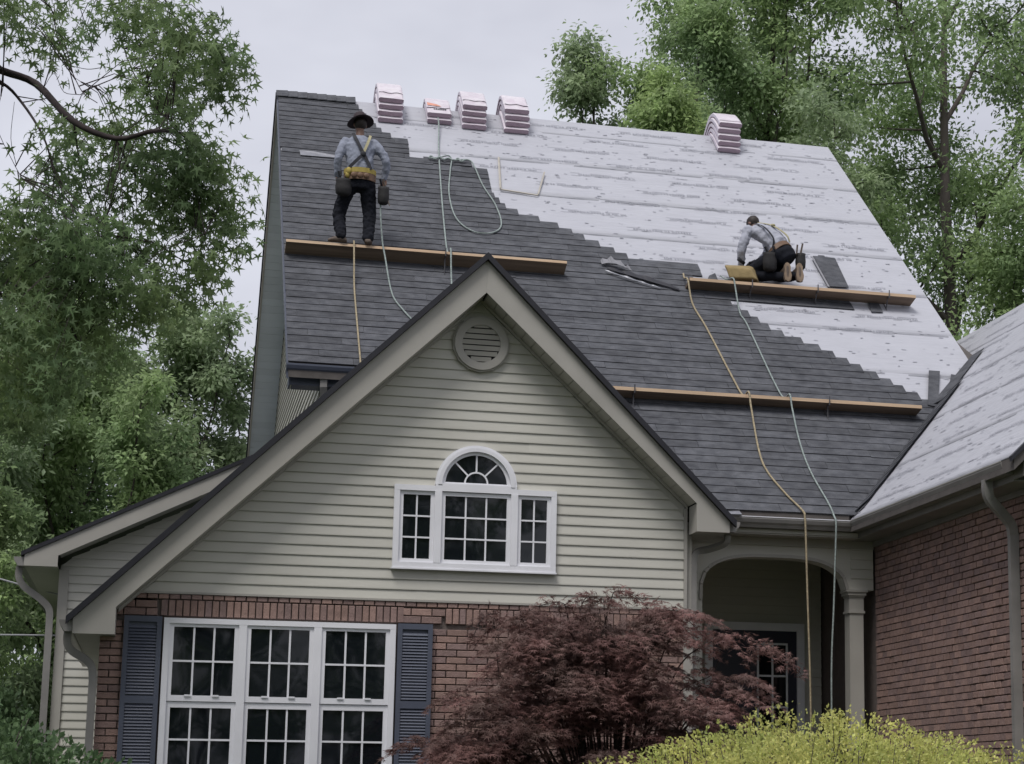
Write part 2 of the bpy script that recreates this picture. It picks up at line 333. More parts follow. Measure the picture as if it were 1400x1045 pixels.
MB().box(5.03, 5.14, YW+.12, 21.3, 0.6, 4.4).build('porch_side_wall', 'siding', HOUSE)
MB().box(-0.5, -0.38, YW+.21, 24.2, 0.5, 3.36).build('left_side_wall', 'siding', HOUSE)

# bricks
BL, BH, J = 0.194, 0.0575, 0.0102
def brickmesh(name, lx, ly, lz):
    b = MB(); e = .004
    xs, ys, zs = lx/2, ly/2, lz/2
    b.hexa([(-xs, -ys+e, -zs), (xs, -ys+e, -zs), (xs, ys, -zs), (-xs, ys, -zs)], [(-xs, -ys+e, zs), (xs, -ys+e, zs), (xs, ys, zs), (-xs, ys, zs)])
    b.add([(-xs, -ys+e, -zs), (xs, -ys+e, -zs), (xs, -ys+e, zs), (-xs, -ys+e, zs), (-xs+e, -ys, -zs+e), (xs-e, -ys, -zs+e), (xs-e, -ys, zs-e), (-xs+e, -ys, zs-e)],
          [(0, 1, 5, 4), (1, 2, 6, 5), (2, 3, 7, 6), (3, 0, 4, 7), (4, 5, 6, 7)])
    return b.mesh(name, 'brick')
BM = {}
def place_brick(parent, cx, cy, cz, L_, H_, rotz=0.0, ry=0.0):
    k = (round(L_, 3), round(H_, 3))
    if k not in BM: BM[k] = brickmesh('brick', L_, .09, H_)
    o = obj('brick', BM[k], parent); o.location = (cx, cy, cz); o.rotation_euler = (0, ry, rotz); return o
def brick_rows(x0, x1, z0, z1, holes, BL=0.194):
    out = []; k = 0; z = z0
    while z+BH <= z1+.004:
        off = (0 if k % 2 == 0 else (BL+J)/2); x = x0-off
        while x < x1:
            a, b = max(x, x0), min(x+BL, x1)
            segs = [(a, b)]
            for hx0, hx1, hz0, hz1 in holes:
                if z+BH > hz0 and z < hz1:
                    ns = []
                    for s0, s1 in segs:
                        if s1 <= hx0 or s0 >= hx1: ns.append((s0, s1))
                        else:
                            if s0 < hx0-.03: ns.append((s0, hx0))
                            if s1 > hx1+.03: ns.append((hx1, s1))
                    segs = ns
            for s0, s1 in segs:
                if s1-s0 > .025: out.append((s0, s1, z))
            x += BL+J
        z += BH+J; k += 1
    return out
# front brick wall: stretcher rows, a soldier row over the window head
rows = brick_rows(-0.545, 5.12, 0.62, 3.30, [(-0.02, 2.24, 1.70, 3.30)])
stuff = MB(); n_ind = 0
rows.sort(key=lambda r: -(r[2]))
for s0, s1, z in rows:
    vis = z > 2.2 and (s0 < 0.0 or 2.2 < s0 < 3.7)
    if vis and n_ind < 235:
        place_brick(bw, (s0+s1)/2, YW+.045+random.uniform(-.002, .002), z+BH/2, s1-s0, BH); n_ind += 1
    else: stuff.box(s0, s1, YW+random.uniform(-.002, .002), YW+.06, z, z+BH, random.random())
x = -0.545
while x < 5.1:
    w = BH
    if -0.03 < x < 2.26 or x > 2.65:
        if x < 3.6: place_brick(bw, x+w/2, YW+.043+random.uniform(-.002, .002), 3.381, w, 0.148)
        else: stuff.box(x, x+w, YW, YW+.06, 3.307, 3.455, random.random())
    x += w+J
for a_, b_ in ((-.545, -.036), (2.262, 2.695)):
    for q_, zz in enumerate((3.307, 3.3815)):
        x = a_-(.1 if q_ else 0)
        while x < b_-.02:
            c0_, c1_ = max(x, a_), min(x+BL, b_)
            if c1_-c0_ > .03: place_brick(bw, (c0_+c1_)/2, YW+.044, zz+.0325, c1_-c0_, .065)
            x += BL+J
x = -0.44
while x < 5.1:
    if x < 3.4: place_brick(bw, x+.046, YW+.044+random.uniform(-.002, .002), 3.489, .092, .045)
    else: stuff.box(x, x+.092, YW, YW+.06, 3.466, 3.511, random.random())
    x += .102
o = stuff.build('brick_field', 'brick', bw, rnd=True); tag(o, kind='stuff')
MB().box(-0.545, -0.4, YW+.1, YW+3, .5, 3.2).build('brick_return', 'mortar', bw)

# --- triple sash window
def window_pane(par, x0, x1, z0, z1, y): return MB().box(x0, x1, y, y+.012, z0, z1).build('pane', 'glass', par)
tw = MB()
X0, X1, Z0, Z1 = 0.03, 2.215, 1.74, 3.285
tw.box(X0, X1, YW-.035, YW+.05, Z1-.05, Z1); tw.box(X0, X1, YW-.05, YW+.05, Z0, Z0+.06)
tw.box(X0, X0+.055, YW-.034, YW+.05, Z0+.06, Z1-.05); tw.box(X1-.055, X1, YW-.034, YW+.05, Z0+.06, Z1-.05)
UN = [(.085, .725), (.80, 1.43), (1.505, 2.16)]
for a, b in ((.725, .80), (1.43, 1.505)): tw.box(a, b, YW-.034, YW+.05, Z0+.06, Z1-.05)
TW = tw.build('triple_window', 'white', HOUSE)
for a, b in UN:
    for k, (za, zb, yy) in enumerate(((2.505, 3.234, YW-.018), (1.80, 2.50, YW-.006))):
        f = MB(); t = .04
        f.box(a, b, yy, yy+.04, zb-(.03 if k == 0 else .055), zb); f.box(a, b, yy, yy+.04, za, za+(.055 if k == 0 else .05))
        zt = zb-(.03 if k == 0 else .055); zl = za+(.055 if k == 0 else .05)
        f.box(a, a+t, yy, yy+.04, zl, zt); f.box(b-t, b, yy, yy+.04, zl, zt)
        if k == 0:
            for q in (.3, .7): f.box(a+(b-a)*q-.03, a+(b-a)*q+.03, yy-.012, yy, za+.045, za+.062)
        f.build('sash', 'white', TW)
        w3 = (b-a-2*t)/3; h2 = (zt-zl)/2
        for i in range(3):
            for j in range(2): window_pane(TW, a+t+i*w3, a+t+(i+1)*w3-.0005, zl+j*h2, zl+(j+1)*h2-.0005, yy+.022)
        for i in (1, 2): MB().box(a+t+i*w3-.009, a+t+i*w3+.009, yy+.008, yy+.021, zl, zt).build('muntin', 'white', TW)
        MB().box(a+t, b-t, yy+.006, yy+.0205, zl+h2-.009, zl+h2+.009).build('muntin', 'white', TW)

# --- arched three-part window in the gable
PW = MB()
px0, px1, pz0, pz1 = 2.155, 3.782, 3.846, 4.668
PW.box(px0, px1, YW-.045, YW+.03, pz0, pz0+.055); PW.box(px0-.01, px1+.01, YW-.055, YW+.03, pz0-.016, pz0-.001)
PW.box(px0, 2.565, YW-.045, YW+.03, pz1-.055, pz1); PW.box(3.372, px1, YW-.045, YW+.03, pz1-.055, pz1); PW.box(2.565, 3.372, YW-.044, YW+.03, pz1-.05, pz1+.03)
PW.box(px0, px0+.055, YW-.044, YW+.03, pz0+.055, pz1-.055); PW.box(px1-.055, px1, YW-.044, YW+.03, pz0+.055, pz1-.055)
for a in (2.555, 3.318): PW.box(a, a+.07, YW-.047, YW+.03, pz0+.055, pz1-.0505)
def arc_band(mb, r0, r1, y0, y1, seg=28, a0=0, a1=180, cz=AZ+.02):
    for k in range(seg):
        t0 = rad(a0+(a1-a0)*k/seg); t1 = rad(a0+(a1-a0)*(k+1)/seg)
        q = [(AX+r0*math.cos(t0), cz+r0*math.sin(t0)), (AX+r1*math.cos(t0), cz+r1*math.sin(t0)), (AX+r1*math.cos(t1), cz+r1*math.sin(t1)), (AX+r0*math.cos(t1), cz+r0*math.sin(t1))]
        mb.hexa([(p[0], y0, p[1]) for p in q], [(p[0], y1, p[1]) for p in q])
arc_band(PW, .345, .385, YW-.05, YW+.03); arc_band(PW, .385, .41, YW-.035, YW+.03)
PW = PW.build('arched_window', 'white', HOUSE)
sf = MB(); arc_band(sf, .312, .345, YW-.022, YW+.02); sf.box(AX-.345, AX+.345, YW-.02, YW+.02, AZ+.03, AZ+.05); sf.build('arch_sash', 'white', PW)
for r0_, r1_, t0, t1 in ((.0, .112, 0, 180), (.112, .315, 0, 45), (.112, .315, 45, 90), (.112, .315, 90, 135), (.112, .315, 135, 180)):
    g = MB(); arc_band(g, max(r0_, .001), r1_-.0005, YW+.002, YW+.012, 10, t0+.1, t1-.1, AZ+.04); g.build('pane', 'glass', PW)
mu = MB(); arc_band(mu, .106, .122, YW-.014, YW+.001, 16, 0, 180, AZ+.045); mu.build('muntin', 'white', PW)
for t in (45, 90, 135):
    c, s_ = math.cos(rad(t)), math.sin(rad(t)); b = MB(); w = .008
    q = [(AX+.118*c-w*s_, AZ+.04+.118*s_+w*c), (AX+.32*c-w*s_, AZ+.04+.32*s_+w*c), (AX+.32*c+w*s_, AZ+.04+.32*s_-w*c), (AX+.118*c+w*s_, AZ+.04+.118*s_-w*c)]
    b.hexa([(p[0], YW-.012, p[1]) for p in q], [(p[0], YW+.0015, p[1]) for p in q]).build('muntin', 'white', PW)
for a, b, nc in ((2.21, 2.555, 2), (2.625, 3.318, 3), (3.388, 3.727, 2)):
    f = MB(); t = .038; yy = YW-.022; zb, zt = pz0+.055, pz1-.055
    f.box(a, b, yy, yy+.04, zt-t, zt); f.box(a, b, yy, yy+.04, zb, zb+t); f.box(a, a+t, yy, yy+.04, zb+t, zt-t); f.box(b-t, b, yy, yy+.04, zb+t, zt-t); f.build('sash', 'white', PW)
    a2, b2, z2, z3 = a+t, b-t, zb+t, zt-t; cw = (b2-a2)/nc; ch = (z3-z2)/3
    for i in range(nc):
        for j in range(3): window_pane(PW, a2+i*cw, a2+(i+1)*cw-.0005, z2+j*ch, z2+(j+1)*ch-.0005, yy+.024)
    for i in range(1, nc): MB().box(a2+i*cw-.008, a2+i*cw+.008, yy+.010, yy+.023, z2, z3).build('muntin', 'white', PW)
    for j in (1, 2): MB().box(a2, b2, yy+.008, yy+.0225, z2+j*ch-.008, z2+j*ch+.008).build('muntin', 'white', PW)

# --- round louvred vent
VX, VZ = 2.98, 6.14
v = MB()
def ring(mb, r0, r1, y0, y1, n=14):
    for k in range(n):
        t0, t1 = 2*math.pi*(k+.5)/n, 2*math.pi*(k+1.5)/n
        q = [(VX+r0*math.cos(t0), VZ+r0*math.sin(t0)), (VX+r1*math.cos(t0), VZ+r1*math.sin(t0)), (VX+r1*math.cos(t1), VZ+r1*math.sin(t1)), (VX+r0*math.cos(t1), VZ+r0*math.sin(t1))]
        mb.hexa([(p[0], y0, p[1]) for p in q], [(p[0], y1, p[1]) for p in q])
ring(v, .195, .272, YW-.05, YW+.01, 28); ring(v, .272, .292, YW-.03, YW+.01)
VENT = v.build('gable_vent', 'trim', HOUSE)
b = MB(); ring(b, .001, .2, YW+.0, YW+.01, 28); b.build('vent_back', 'drip', VENT)
for k in range(7):
    zz = VZ-.178+k*.058; h = math.sqrt(max(.197**2-(zz+.01-VZ)**2, .0001))
    MB().hexa([(VX-h, YW-.035, zz-.004), (VX+h, YW-.035, zz-.004), (VX+h, YW-.03, zz), (VX-h, YW-.03, zz)], [(VX-h, YW-.043, zz+.040), (VX+h, YW-.043, zz+.040), (VX+h, YW-.005, zz+.052), (VX-h, YW-.005, zz+.052)]).build('louver', 'trim', VENT)

# --- shutters
for sx0, sx1 in ((-0.333, 0.012), (2.232, 2.572)):
    s = MB(); sz0, sz1 = 1.73, 3.295; st = .045
    s.box(sx0, sx0+st, YW-.045, YW-.012, sz0, sz1); s.box(sx1-st, sx1, YW-.045, YW-.012, sz0, sz1)
    for a, b in ((sz1-.055, sz1), (2.475, 2.545), (sz0, sz0+.09)): s.box(sx0+st, sx1-st, YW-.044, YW-.012, a, b)
    s.box(sx0+st, sx1-st, YW-.018, YW-.010, sz0+.09, sz1-.055)
    S = s.build('shutter', 'shutter', HOUSE)
    me = MB().hexa([(-.5, -.022, -.016), (.5, -.022, -.016), (.5, -.016, -.018), (-.5, -.016, -.018)], [(-.5, -.004, .012), (.5, -.004, .012), (.5, .002, .010), (-.5, .002, .010)]).mesh('slat', 'shutter')
    zz = sz0+.11
    while zz < sz1-.07:
        if not 2.462 < zz < 2.558:
            o = obj('slat', me, S); o.location = ((sx0+sx1)/2, YW-.018, zz); o.scale = (sx1-sx0-2*st-.001, 1, 1)
        zz += .0295

# --- front gable roof, fascia, soffit
FY = 18.53
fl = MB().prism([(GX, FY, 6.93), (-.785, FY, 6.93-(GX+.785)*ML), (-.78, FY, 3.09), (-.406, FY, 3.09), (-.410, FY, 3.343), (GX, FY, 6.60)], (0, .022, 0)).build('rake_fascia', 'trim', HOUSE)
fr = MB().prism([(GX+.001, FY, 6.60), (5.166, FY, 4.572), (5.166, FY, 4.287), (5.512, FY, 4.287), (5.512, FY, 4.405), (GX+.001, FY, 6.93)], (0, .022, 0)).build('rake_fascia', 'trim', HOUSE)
def gz(x): return 6.945-(GX-x)*ML if x < GX else 6.945-(x-GX)*MR
def slab(name, poly, zf, t, mt, parent, h0=0.0):
    b = MB(); n = len(poly)
    top = [(p[0], p[1], zf(p[0], p[1])+t+h0) for p in poly]; bot = [(p[0], p[1], zf(p[0], p[1])+h0) for p in poly]
    b.add(top+bot, [tuple(range(n)), tuple(range(n, 2*n))[::-1]]+[(i, n+i, n+(i+1) % n, (i+1) % n) for i in range(n)])
    return b.build(name, mt, parent)
FGR = slab('front_gable_roof', [(GX, 18.49), (GX, 21.6), (2.28, 20.88), (2.28, 21.3), (1.56, 21.3), (1.56, 24.1), (-.83, 24.1), (-.83, 18.49)], lambda x, y: gz(x), .05, 'shingle', HOUSE)
slab('roof_slope', [(GX, 18.49), (5.555, 18.49), (5.555, 18.93), (GX, 21.6)], lambda x, y: gz(x), .05, 'shingle', FGR)
d = MB()
for xa, xb in ((GX, -.845), (GX, 5.57)):
    s_ = 1 if xb > GX else -1
    d.hexa([(xa, 18.475, gz(xa)-.012), (xb, 18.475, gz(xb)-.012), (xb, 18.528, gz(xb)-.012), (xa, 18.528, gz(xa)-.012)], [(xa, 18.475, gz(xa)+.060), (xb, 18.475, gz(xb)+.060), (xb, 18.56, gz(xb)+.060), (xa, 18.56, gz(xa)+.060)])
d.build('drip_edge', 'drip', FGR)
# soffit boards of the right rake, one by one; the left rake's soffit edge-on
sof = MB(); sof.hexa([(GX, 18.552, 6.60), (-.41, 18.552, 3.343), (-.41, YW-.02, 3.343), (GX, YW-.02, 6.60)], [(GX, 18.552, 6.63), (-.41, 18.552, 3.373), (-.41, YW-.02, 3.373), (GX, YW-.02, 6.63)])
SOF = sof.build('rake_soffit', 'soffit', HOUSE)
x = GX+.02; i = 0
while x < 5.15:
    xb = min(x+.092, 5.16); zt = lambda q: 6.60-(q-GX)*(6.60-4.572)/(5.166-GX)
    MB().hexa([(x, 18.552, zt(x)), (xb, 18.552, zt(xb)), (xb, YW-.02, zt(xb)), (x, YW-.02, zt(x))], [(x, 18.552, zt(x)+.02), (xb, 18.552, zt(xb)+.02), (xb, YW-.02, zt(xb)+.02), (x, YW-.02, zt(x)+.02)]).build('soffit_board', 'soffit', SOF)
    x += .0985
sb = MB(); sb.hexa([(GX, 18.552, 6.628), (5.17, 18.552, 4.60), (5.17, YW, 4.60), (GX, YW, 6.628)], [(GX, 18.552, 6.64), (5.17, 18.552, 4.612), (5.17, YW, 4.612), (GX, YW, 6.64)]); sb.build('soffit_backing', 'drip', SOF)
jt = MB(); zi = lambda q: 6.60-(q-GX)*(6.60-4.572)/(5.166-GX)      # J trim where soffit meets siding
jt.hexa([(GX, YW-.03, 6.565), (5.15, YW-.03, zi(5.15)-.035), (5.15, YW, zi(5.15)-.035), (GX, YW, 6.565)], [(GX, YW-.03, 6.598), (5.15, YW-.03, zi(5.15)-.002), (5.15, YW, zi(5.15)-.002), (GX, YW, 6.598)])
jt.hexa([(GX, YW-.03, 6.565), (-.39, YW-.03, 3.326), (-.39, YW, 3.326), (GX, YW, 6.565)], [(GX, YW-.03, 6.598), (-.39, YW-.03, 3.36), (-.39, YW, 3.36), (GX, YW, 6.598)])
jt.build('soffit_trim', 'trim', HOUSE)
bx = MB(); bx.box(5.166, 5.186, 18.552, YW-.021, 4.287, 4.572); bx.box(5.187, 5.50, 18.552, 19.2, 4.29, 4.31); bx.box(5.492, 5.512, 18.552, 19.0, 4.31, 4.405)
bx.build('eave_box', 'trim', HOUSE); bx = MB(); bx.box(-.426, -.406, 18.552, YW, 3.09, 3.343); bx.box(-.77, -.427, 18.552, 24, 3.095, 3.115); bx.box(-.785, -.771, 18.552, 24, 3.09, 3.215); bx.build('eave_box', 'trim', HOUSE)

# --- gutters (K profile) and downspouts
KP = [(0, 0), (.07, 0), (.085, .03), (.105, .05), (.118, .085), (.118, .105), (.108, .105), (0, .105)]
def gutter(parent, p0, p1, out, name='gutter', m0=0.0, m1=0.0, mt='gutter'):
    p0, p1, out = Vector(p0), Vector(p1), Vector(out); t = (p1-p0).normalized(); b = MB(); n = len(KP)
    A = [p0+out*d+Vector((0, 0, z))-t*d*m0 for d, z in KP]; B = [p1+out*d+Vector((0, 0, z))+t*d*m1 for d, z in KP]
    b.add(A+B, [tuple(range(n)), tuple(range(n, 2*n))[::-1]]+[(i, n+i, n+(i+1) % n, (i+1) % n) for i in range(n)])
    return b.build(name, mt, parent)
def spout(parent, pts, w=.075, d=.055, name='downspout', side=None):
    b = MB(); P = [Vector(p) for p in pts]; n = len(P); R = []
    for i, p in enumerate(P):
        t = (P[min(i+1, n-1)]-P[max(i-1, 0)]).normalized(); s_ = Vector(side) if side else Vector((1, 0, 0)); s_ = (s_-t*s_.dot(t)).normalized(); u = t.cross(s_)
        R.append([p+s_*w/2*a+u*d/2*c for a, c in ((-1, -1), (1, -1), (1, 1), (-1, 1))])
    b.add([q for r in R for q in r], [(i*4+k, i*4+(k+1) % 4, (i+1)*4+(k+1) % 4, (i+1)*4+k) for i in range(n-1) for k in range(4)]+[(0, 1, 2, 3), tuple(4*n-4+k for k in (3, 2, 1, 0))])
    return b.build(name, 'gutter', parent)
gutter(HOUSE, (5.62, 19.21, 4.445), (7.132, 19.21, 4.445), (0, -1, 0), m1=-1)
g2 = gutter(HOUSE, (7.135, 19.21, 4.445), (7.135, 15.30, 4.445), (-1, 0, 0), m0=1)
gutter(HOUSE, (-.786, 18.55, 3.11), (-.786, 23.6, 3.11), (-1, 0, 0))
gutter(HOUSE, (1.175, 20.98, 6.175), (2.33, 20.98, 6.175), (0, -1, 0), mt='shutter')
gutter(HOUSE, (5.513, 18.56, 4.30), (5.513, 18.98, 4.30), (1, 0, 0))
spout(HOUSE, smoothpath([(7.065, 15.70, 4.45), (7.065, 15.70, 4.36), (7.10, 15.72, 4.28), (7.24, 15.78, 4.17), (7.34, 15.82, 4.08), (7.37, 15.84, 3.98)], 4)+[Vector((7.37, 15.84, 2)), Vector((7.37, 15.84, .8))], .06, .085, side=(0, 1, 0))
spout(HOUSE, smoothpath([(-.83, 18.75, 3.12), (-.83, 18.75, 3.02), (-.78, 18.76, 2.94), (-.66, 18.77, 2.87), (-.60, 18.78, 2.80), (-.585, 18.78, 2.68)], 4)+[Vector((-.585, 18.78, .8))], .07, .055)
spout(HOUSE, smoothpath([(5.57, 18.80, 4.30), (5.55, 18.82, 4.22), (5.40, 18.88, 4.16), (5.26, 18.90, 4.12), (5.235, 18.905, 4.0)], 4)+[Vector((5.235, 18.905, .8))], .06, .05)
lp = MB(); lp.box(5.62, 7.02, 19.088, 19.096, 4.548, 4.556); lp.build('gutter_lip_highlight', 'white', HOUSE)  # pale strip, a painted highlight on the gutter's top edge
lp = MB(); lp.box(7.013, 7.021, 15.30, 19.09, 4.548, 4.556); lp.build('gutter_lip_highlight', 'trim', HOUSE)  # same painted highlight along the wing gutter
gw_ = MB(); gw_.hexa([(5.60, 19.10, 4.55), (5.80, 19.06, 4.55), (5.80, 19.22, 4.63), (5.57, 19.24, 4.64)], [(5.60, 19.09, 4.565), (5.80, 19.05, 4.562), (5.80, 19.215, 4.65), (5.57, 19.235, 4.655)])
gw_.build('gutter_guard', 'flash', HOUSE)

# --- porch: arched front, column, door
PY = 19.45
pa = MB(); n = 40; xl, xr = 5.485, 7.085; zs, za = 3.86, 4.172
def archz(x):
    u = (x-(xl+xr)/2)/((xr-xl)/2); return zs+(za-zs)*max(1-abs(u)**3.2, 0)**(1/2.0)
for k in range(n):
    a, b = xl+(xr-xl)*k/n, xl+(xr-xl)*(k+1)/n
    pa.hexa([(a, PY, archz(a)), (b, PY, archz(b)), (b, PY, 4.42), (a, PY, 4.42)], [(a, PY+.16, archz(a)), (b, PY+.16, archz(b)), (b, PY+.16, 4.42), (a, PY+.16, 4.42)])
pa.box(5.14, xl, PY, PY+.16, .75, 4.42); pa.box(xr, 7.40, PY, PY+.16, 3.86, 4.42)
PA = pa.build('porch_front', 'siding', HOUSE)
pt = MB(); w = .035
pts = [(xl, 3.70)]+[(xl+(xr-xl)*k/n, archz(xl+(xr-xl)*k/n)) for k in range(n+1)]+[(xr, 3.84)]
for (a, za_), (b, zb_) in zip(pts[:-1], pts[1:]):
    dx, dz = b-a, zb_-za_; l_ = math.hypot(dx, dz) or 1; nx, nz_ = -dz/l_*w, dx/l_*w
    pt.hexa([(a, PY-.02, za_), (b, PY-.02, zb_), (b+nx, PY-.02, zb_+nz_), (a+nx, PY-.02, za_+nz_)], [(a, PY-.0005, za_), (b, PY-.0005, zb_), (b+nx, PY-.0005, zb_+nz_), (a+nx, PY-.0005, za_+nz_)])
pt.build('arch_trim', 'trim', PA)
for zz in np.arange(3.78, 4.40, CLAP):
    for a, b in ((5.16, 5.44), (7.14, 7.395)):
        if zz < 3.9 and a > 7: continue
        MB().hexa([(a, PY-.012, zz), (b, PY-.012, zz), (b, PY-.0005, zz), (a, PY-.0005, zz)], [(a, PY-.002, zz+.1), (b, PY-.002, zz+.1), (b, PY-.0005, zz+.1), (a, PY-.0005, zz+.1)]).build('clapboard', 'siding', PA)
col = MB(); cx_, cy_ = 7.205, 19.53
for r_, a, b in ((.078, 1.0, 3.61), (.092, 3.61, 3.635), (.082, 3.635, 3.78), (.09, 3.78, 3.80), (.105, 3.80, 3.835), (.118, 3.835, 3.858), (.11, .75, 1.0)):
    col.box(cx_-r_, cx_+r_, cy_-r_, cy_+r_, a, b)
col.build('porch_column', 'trim', HOUSE)
MB().box(5.15, 7.41, 19.2, 21.2, .5, .78).build('porch_floor', 'concrete', HOUSE)
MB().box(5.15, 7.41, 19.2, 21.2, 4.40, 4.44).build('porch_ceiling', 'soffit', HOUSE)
pb = MB().box(5.15, 7.41, 21.2, 21.3, .6, 4.4).build('porch_back_wall', 'siding', HOUSE)
for zz in np.arange(1.0, 4.3, CLAP):
    for a, b in ((5.15, 5.95), (7.20, 7.41)) if zz < 3.6 else ((5.15, 7.41),):
        MB().hexa([(a, 21.185, zz), (b, 21.185, zz), (b, 21.1995, zz), (a, 21.1995, zz)], [(a, 21.197, zz+.1), (b, 21.197, zz+.1), (b, 21.1995, zz+.1), (a, 21.1995, zz+.1)]).build('clapboard', 'siding', pb)
dr = MB(); dr.box(6.0, 7.19, 21.14, 21.19, 3.55, 3.64); dr.box(7.10, 7.19, 21.14, 21.19, .8, 3.55); dr.box(6.0, 6.09, 21.14, 21.19, .8, 3.55)
DR = dr.build('door', 'white', HOUSE); tag(DR, 'dark front door with a small paned light in pale casing')
MB().box(6.09, 7.10, 21.165, 21.195, .8, 3.55).build('door_leaf', 'door', DR)
lt = MB(); lx0, lx1, lz0, lz1 = 6.62, 6.99, 2.3, 3.41; lt.box(lx0-.0, lx0+.022, 21.15, 21.1645, lz0, lz1); lt.box(lx1-.022, lx1, 21.15, 21.1645, lz0, lz1); lt.box(lx0+.022, lx1-.022, 21.15, 21.1645, lz1-.022, lz1); lt.box(lx0+.022, lx1-.022, 21.15, 21.1645, lz0, lz0+.022); lt.build('light_frame', 'white', DR)
for i in range(2):
    for j in range(3):
        w_, h_ = (lx1-lx0-.044)/2, (lz1-lz0-.044)/3; window_pane(DR, lx0+.022+i*w_, lx0+.022+(i+1)*w_-.001, lz0+.022+j*h_, lz0+.022+(j+1)*h_-.001, 21.158)
MB().box((lx0+lx1)/2-.011, (lx0+lx1)/2+.011, 21.149, 21.1575, lz0+.022, lz1-.022).build('muntin', 'white', DR)
for j in (1, 2): MB().box(lx0+.022, lx1-.022, 21.147, 21.157, lz0+.022+j*h_-.011, lz0+.022+j*h_+.011).build('muntin', 'white', DR)
pso = MB(); pso.box(5.52, 7.14, 19.215, PY-.001, 4.385, 4.40); pso.box(5.52, 7.13, 19.212, 19.232, 4.40, 4.55); pso.box(5.16, 7.40, PY-.02, PY-.0005, 4.30, 4.384); pso.build('porch_eave', 'trim', HOUSE)

# --- right wing: brick wall, eave, roof
WW = 7.42
rw = MB().box(WW+.022, WW+.2, 15.45, 21.3, .5, 4.40).build('wing_wall', 'mortar', HOUSE)
rows = brick_rows(15.46, 19.44, 0.62, 4.33, [], .128)
rows.sort(key=lambda r: (0 if r[2] > 2.35 else 1, r[0]))
stuff = MB()
bmw = {}
for i, (s0, s1, z) in enumerate(rows):
    if i < 300:
        k = round(s1-s0, 3)
        place_brick(rw, WW+.043+random.uniform(-.007, .007), (s0+s1)/2, z+BH/2, s1-s0, BH, -math.pi/2)
    else:
        e_ = random.uniform(-.005, .005); stuff.box(WW+e_, WW+.06, s0, s1, z, z+BH, random.random())
o = stuff.build('brick_field', 'brick', rw, rnd=True); tag(o, kind='stuff')
wfw = MB().box(WW+.201, 13.8, 15.47, 15.6, .5, 4.40).build('wing_front_wall', 'mortar', HOUSE)
stuff = MB()
for s0, s1, z in brick_rows(WW+.01, 13.8, 0.62, 4.33, []): stuff.box(s0, s1, 15.45+random.uniform(-.004, .004), 15.50, z, z+BH, random.random())
tag(stuff.build('brick_field', 'brick', wfw, rnd=True), kind='stuff')
we = MB(); we.box(7.14, WW+.02, 15.30, 19.6, 4.385, 4.40); we.box(7.137, 7.157, 15.10, 19.208, 4.40, 4.56); we.box(WW-.03, WW-.0005, 15.47, 19.44, 4.33, 4.384); we.build('wing_eave', 'gutter', HOUSE)
wfa = MB().prism([(7.14, 15.08, 4.565), (7.14, 15.08, 4.40), (7.62, 15.08, 4.40), (10.64, 15.08, zwing(10.64)-.36), (14.1, 15.08, 4.40), (14.14, 15.08, 4.565), (10.64, 15.08, zwing(10.64)-.04)], (0, .02, 0)); wfa.build('wing_fascia', 'trim', HOUSE)
MB().prism([(7.45, 15.47, 4.401), (13.8, 15.47, 4.401), (10.64, 15.47, 7.5)], (0, .1, 0)).build('wing_gable', 'siding', HOUSE)
wg = HOUSE.children[-1] if False else bpy.data.objects['wing_gable']; z = 4.42
while z < 7.4:
    k0, k1 = (7.5-z)/.976, (7.5-min(z+CLAP, 7.49))/.976
    clapboard(wg, 10.64-k0, 10.64+k0, 10.64-k1, 10.64+k1, z, min(z+CLAP, 7.49), 15.44); z += CLAP
WD = slab('wing_roof', [(7.03, 15.05), (10.64, 15.05), (10.64, 27), (9.5, 27), (9.5, 22.05), (9.69, 21.80), (7.03, 19.13)], lambda x, y: zwing(x), -.12, 'deck', HOUSE)
slab('roof_slope', [(10.64, 15.05), (14.2, 15.05), (14.2, 27), (10.64, 27)], lambda x, y: zwing(10.64)-(x-10.64)*RM, -.12, 'deck', WD)
wd = MB(); wd.hexa([(7.0, 15.03, zwing(7.0)-.02), (10.64, 15.03, zwing(10.64)-.02), (10.64, 15.079, zwing(10.64)-.02), (7.0, 15.079, zwing(7.0)-.02)], [(7.0, 15.03, zwing(7.0)+.025), (10.64, 15.03, zwing(10.64)+.025), (10.64, 15.09, zwing(10.64)+.025), (7.0, 15.09, zwing(7.0)+.025)]); wd.build('drip_edge', 'drip', WD)

# --- main body walls (left gable end seen edge-on, front corner, right end)
SX = 1.56
sw = MB().prism([(SX+.03, 21.25, 3.4), (SX+.03, 30.95, 3.4), (SX+.03, 30.95, 6.35), (SX+.03, 26.1, 11.0), (SX+.03, 21.25, 6.35)], (.12, 0, 0)).build('side_wall', 'siding', HOUSE)
z = 4.7
while z < 10.9:
    ya = 21.25 if zroof(21.25)-.12 > z else RY+(z+.12-RZ)/RM; yb = 2*YRIDGE-ya
    ya1 = max(21.25, RY+(z+CLAP+.12-RZ)/RM); yb1 = 2*YRIDGE-ya1
    if yb1-ya1 > .05:
        b = MB(); b.add([(SX+.02, ya, z), (SX+.02, yb, z), (SX-.004, yb, z), (SX-.004, ya, z), (SX-.004, ya, z+.012), (SX-.004, yb, z+.012), (SX+.014, ya1, z+CLAP), (SX+.014, yb1, z+CLAP), (SX+.024, ya1, z+CLAP), (SX+.024, yb1, z+CLAP)],
                        [(3, 2, 1, 0), (4, 5, 2, 3), (6, 7, 5, 4), (8, 9, 7, 6), (0, 1, 9, 8), (8, 6, 4, 3, 0), (2, 5, 7, 9, 1)]); b.build('clapboard', 'siding', sw)
    z += CLAP
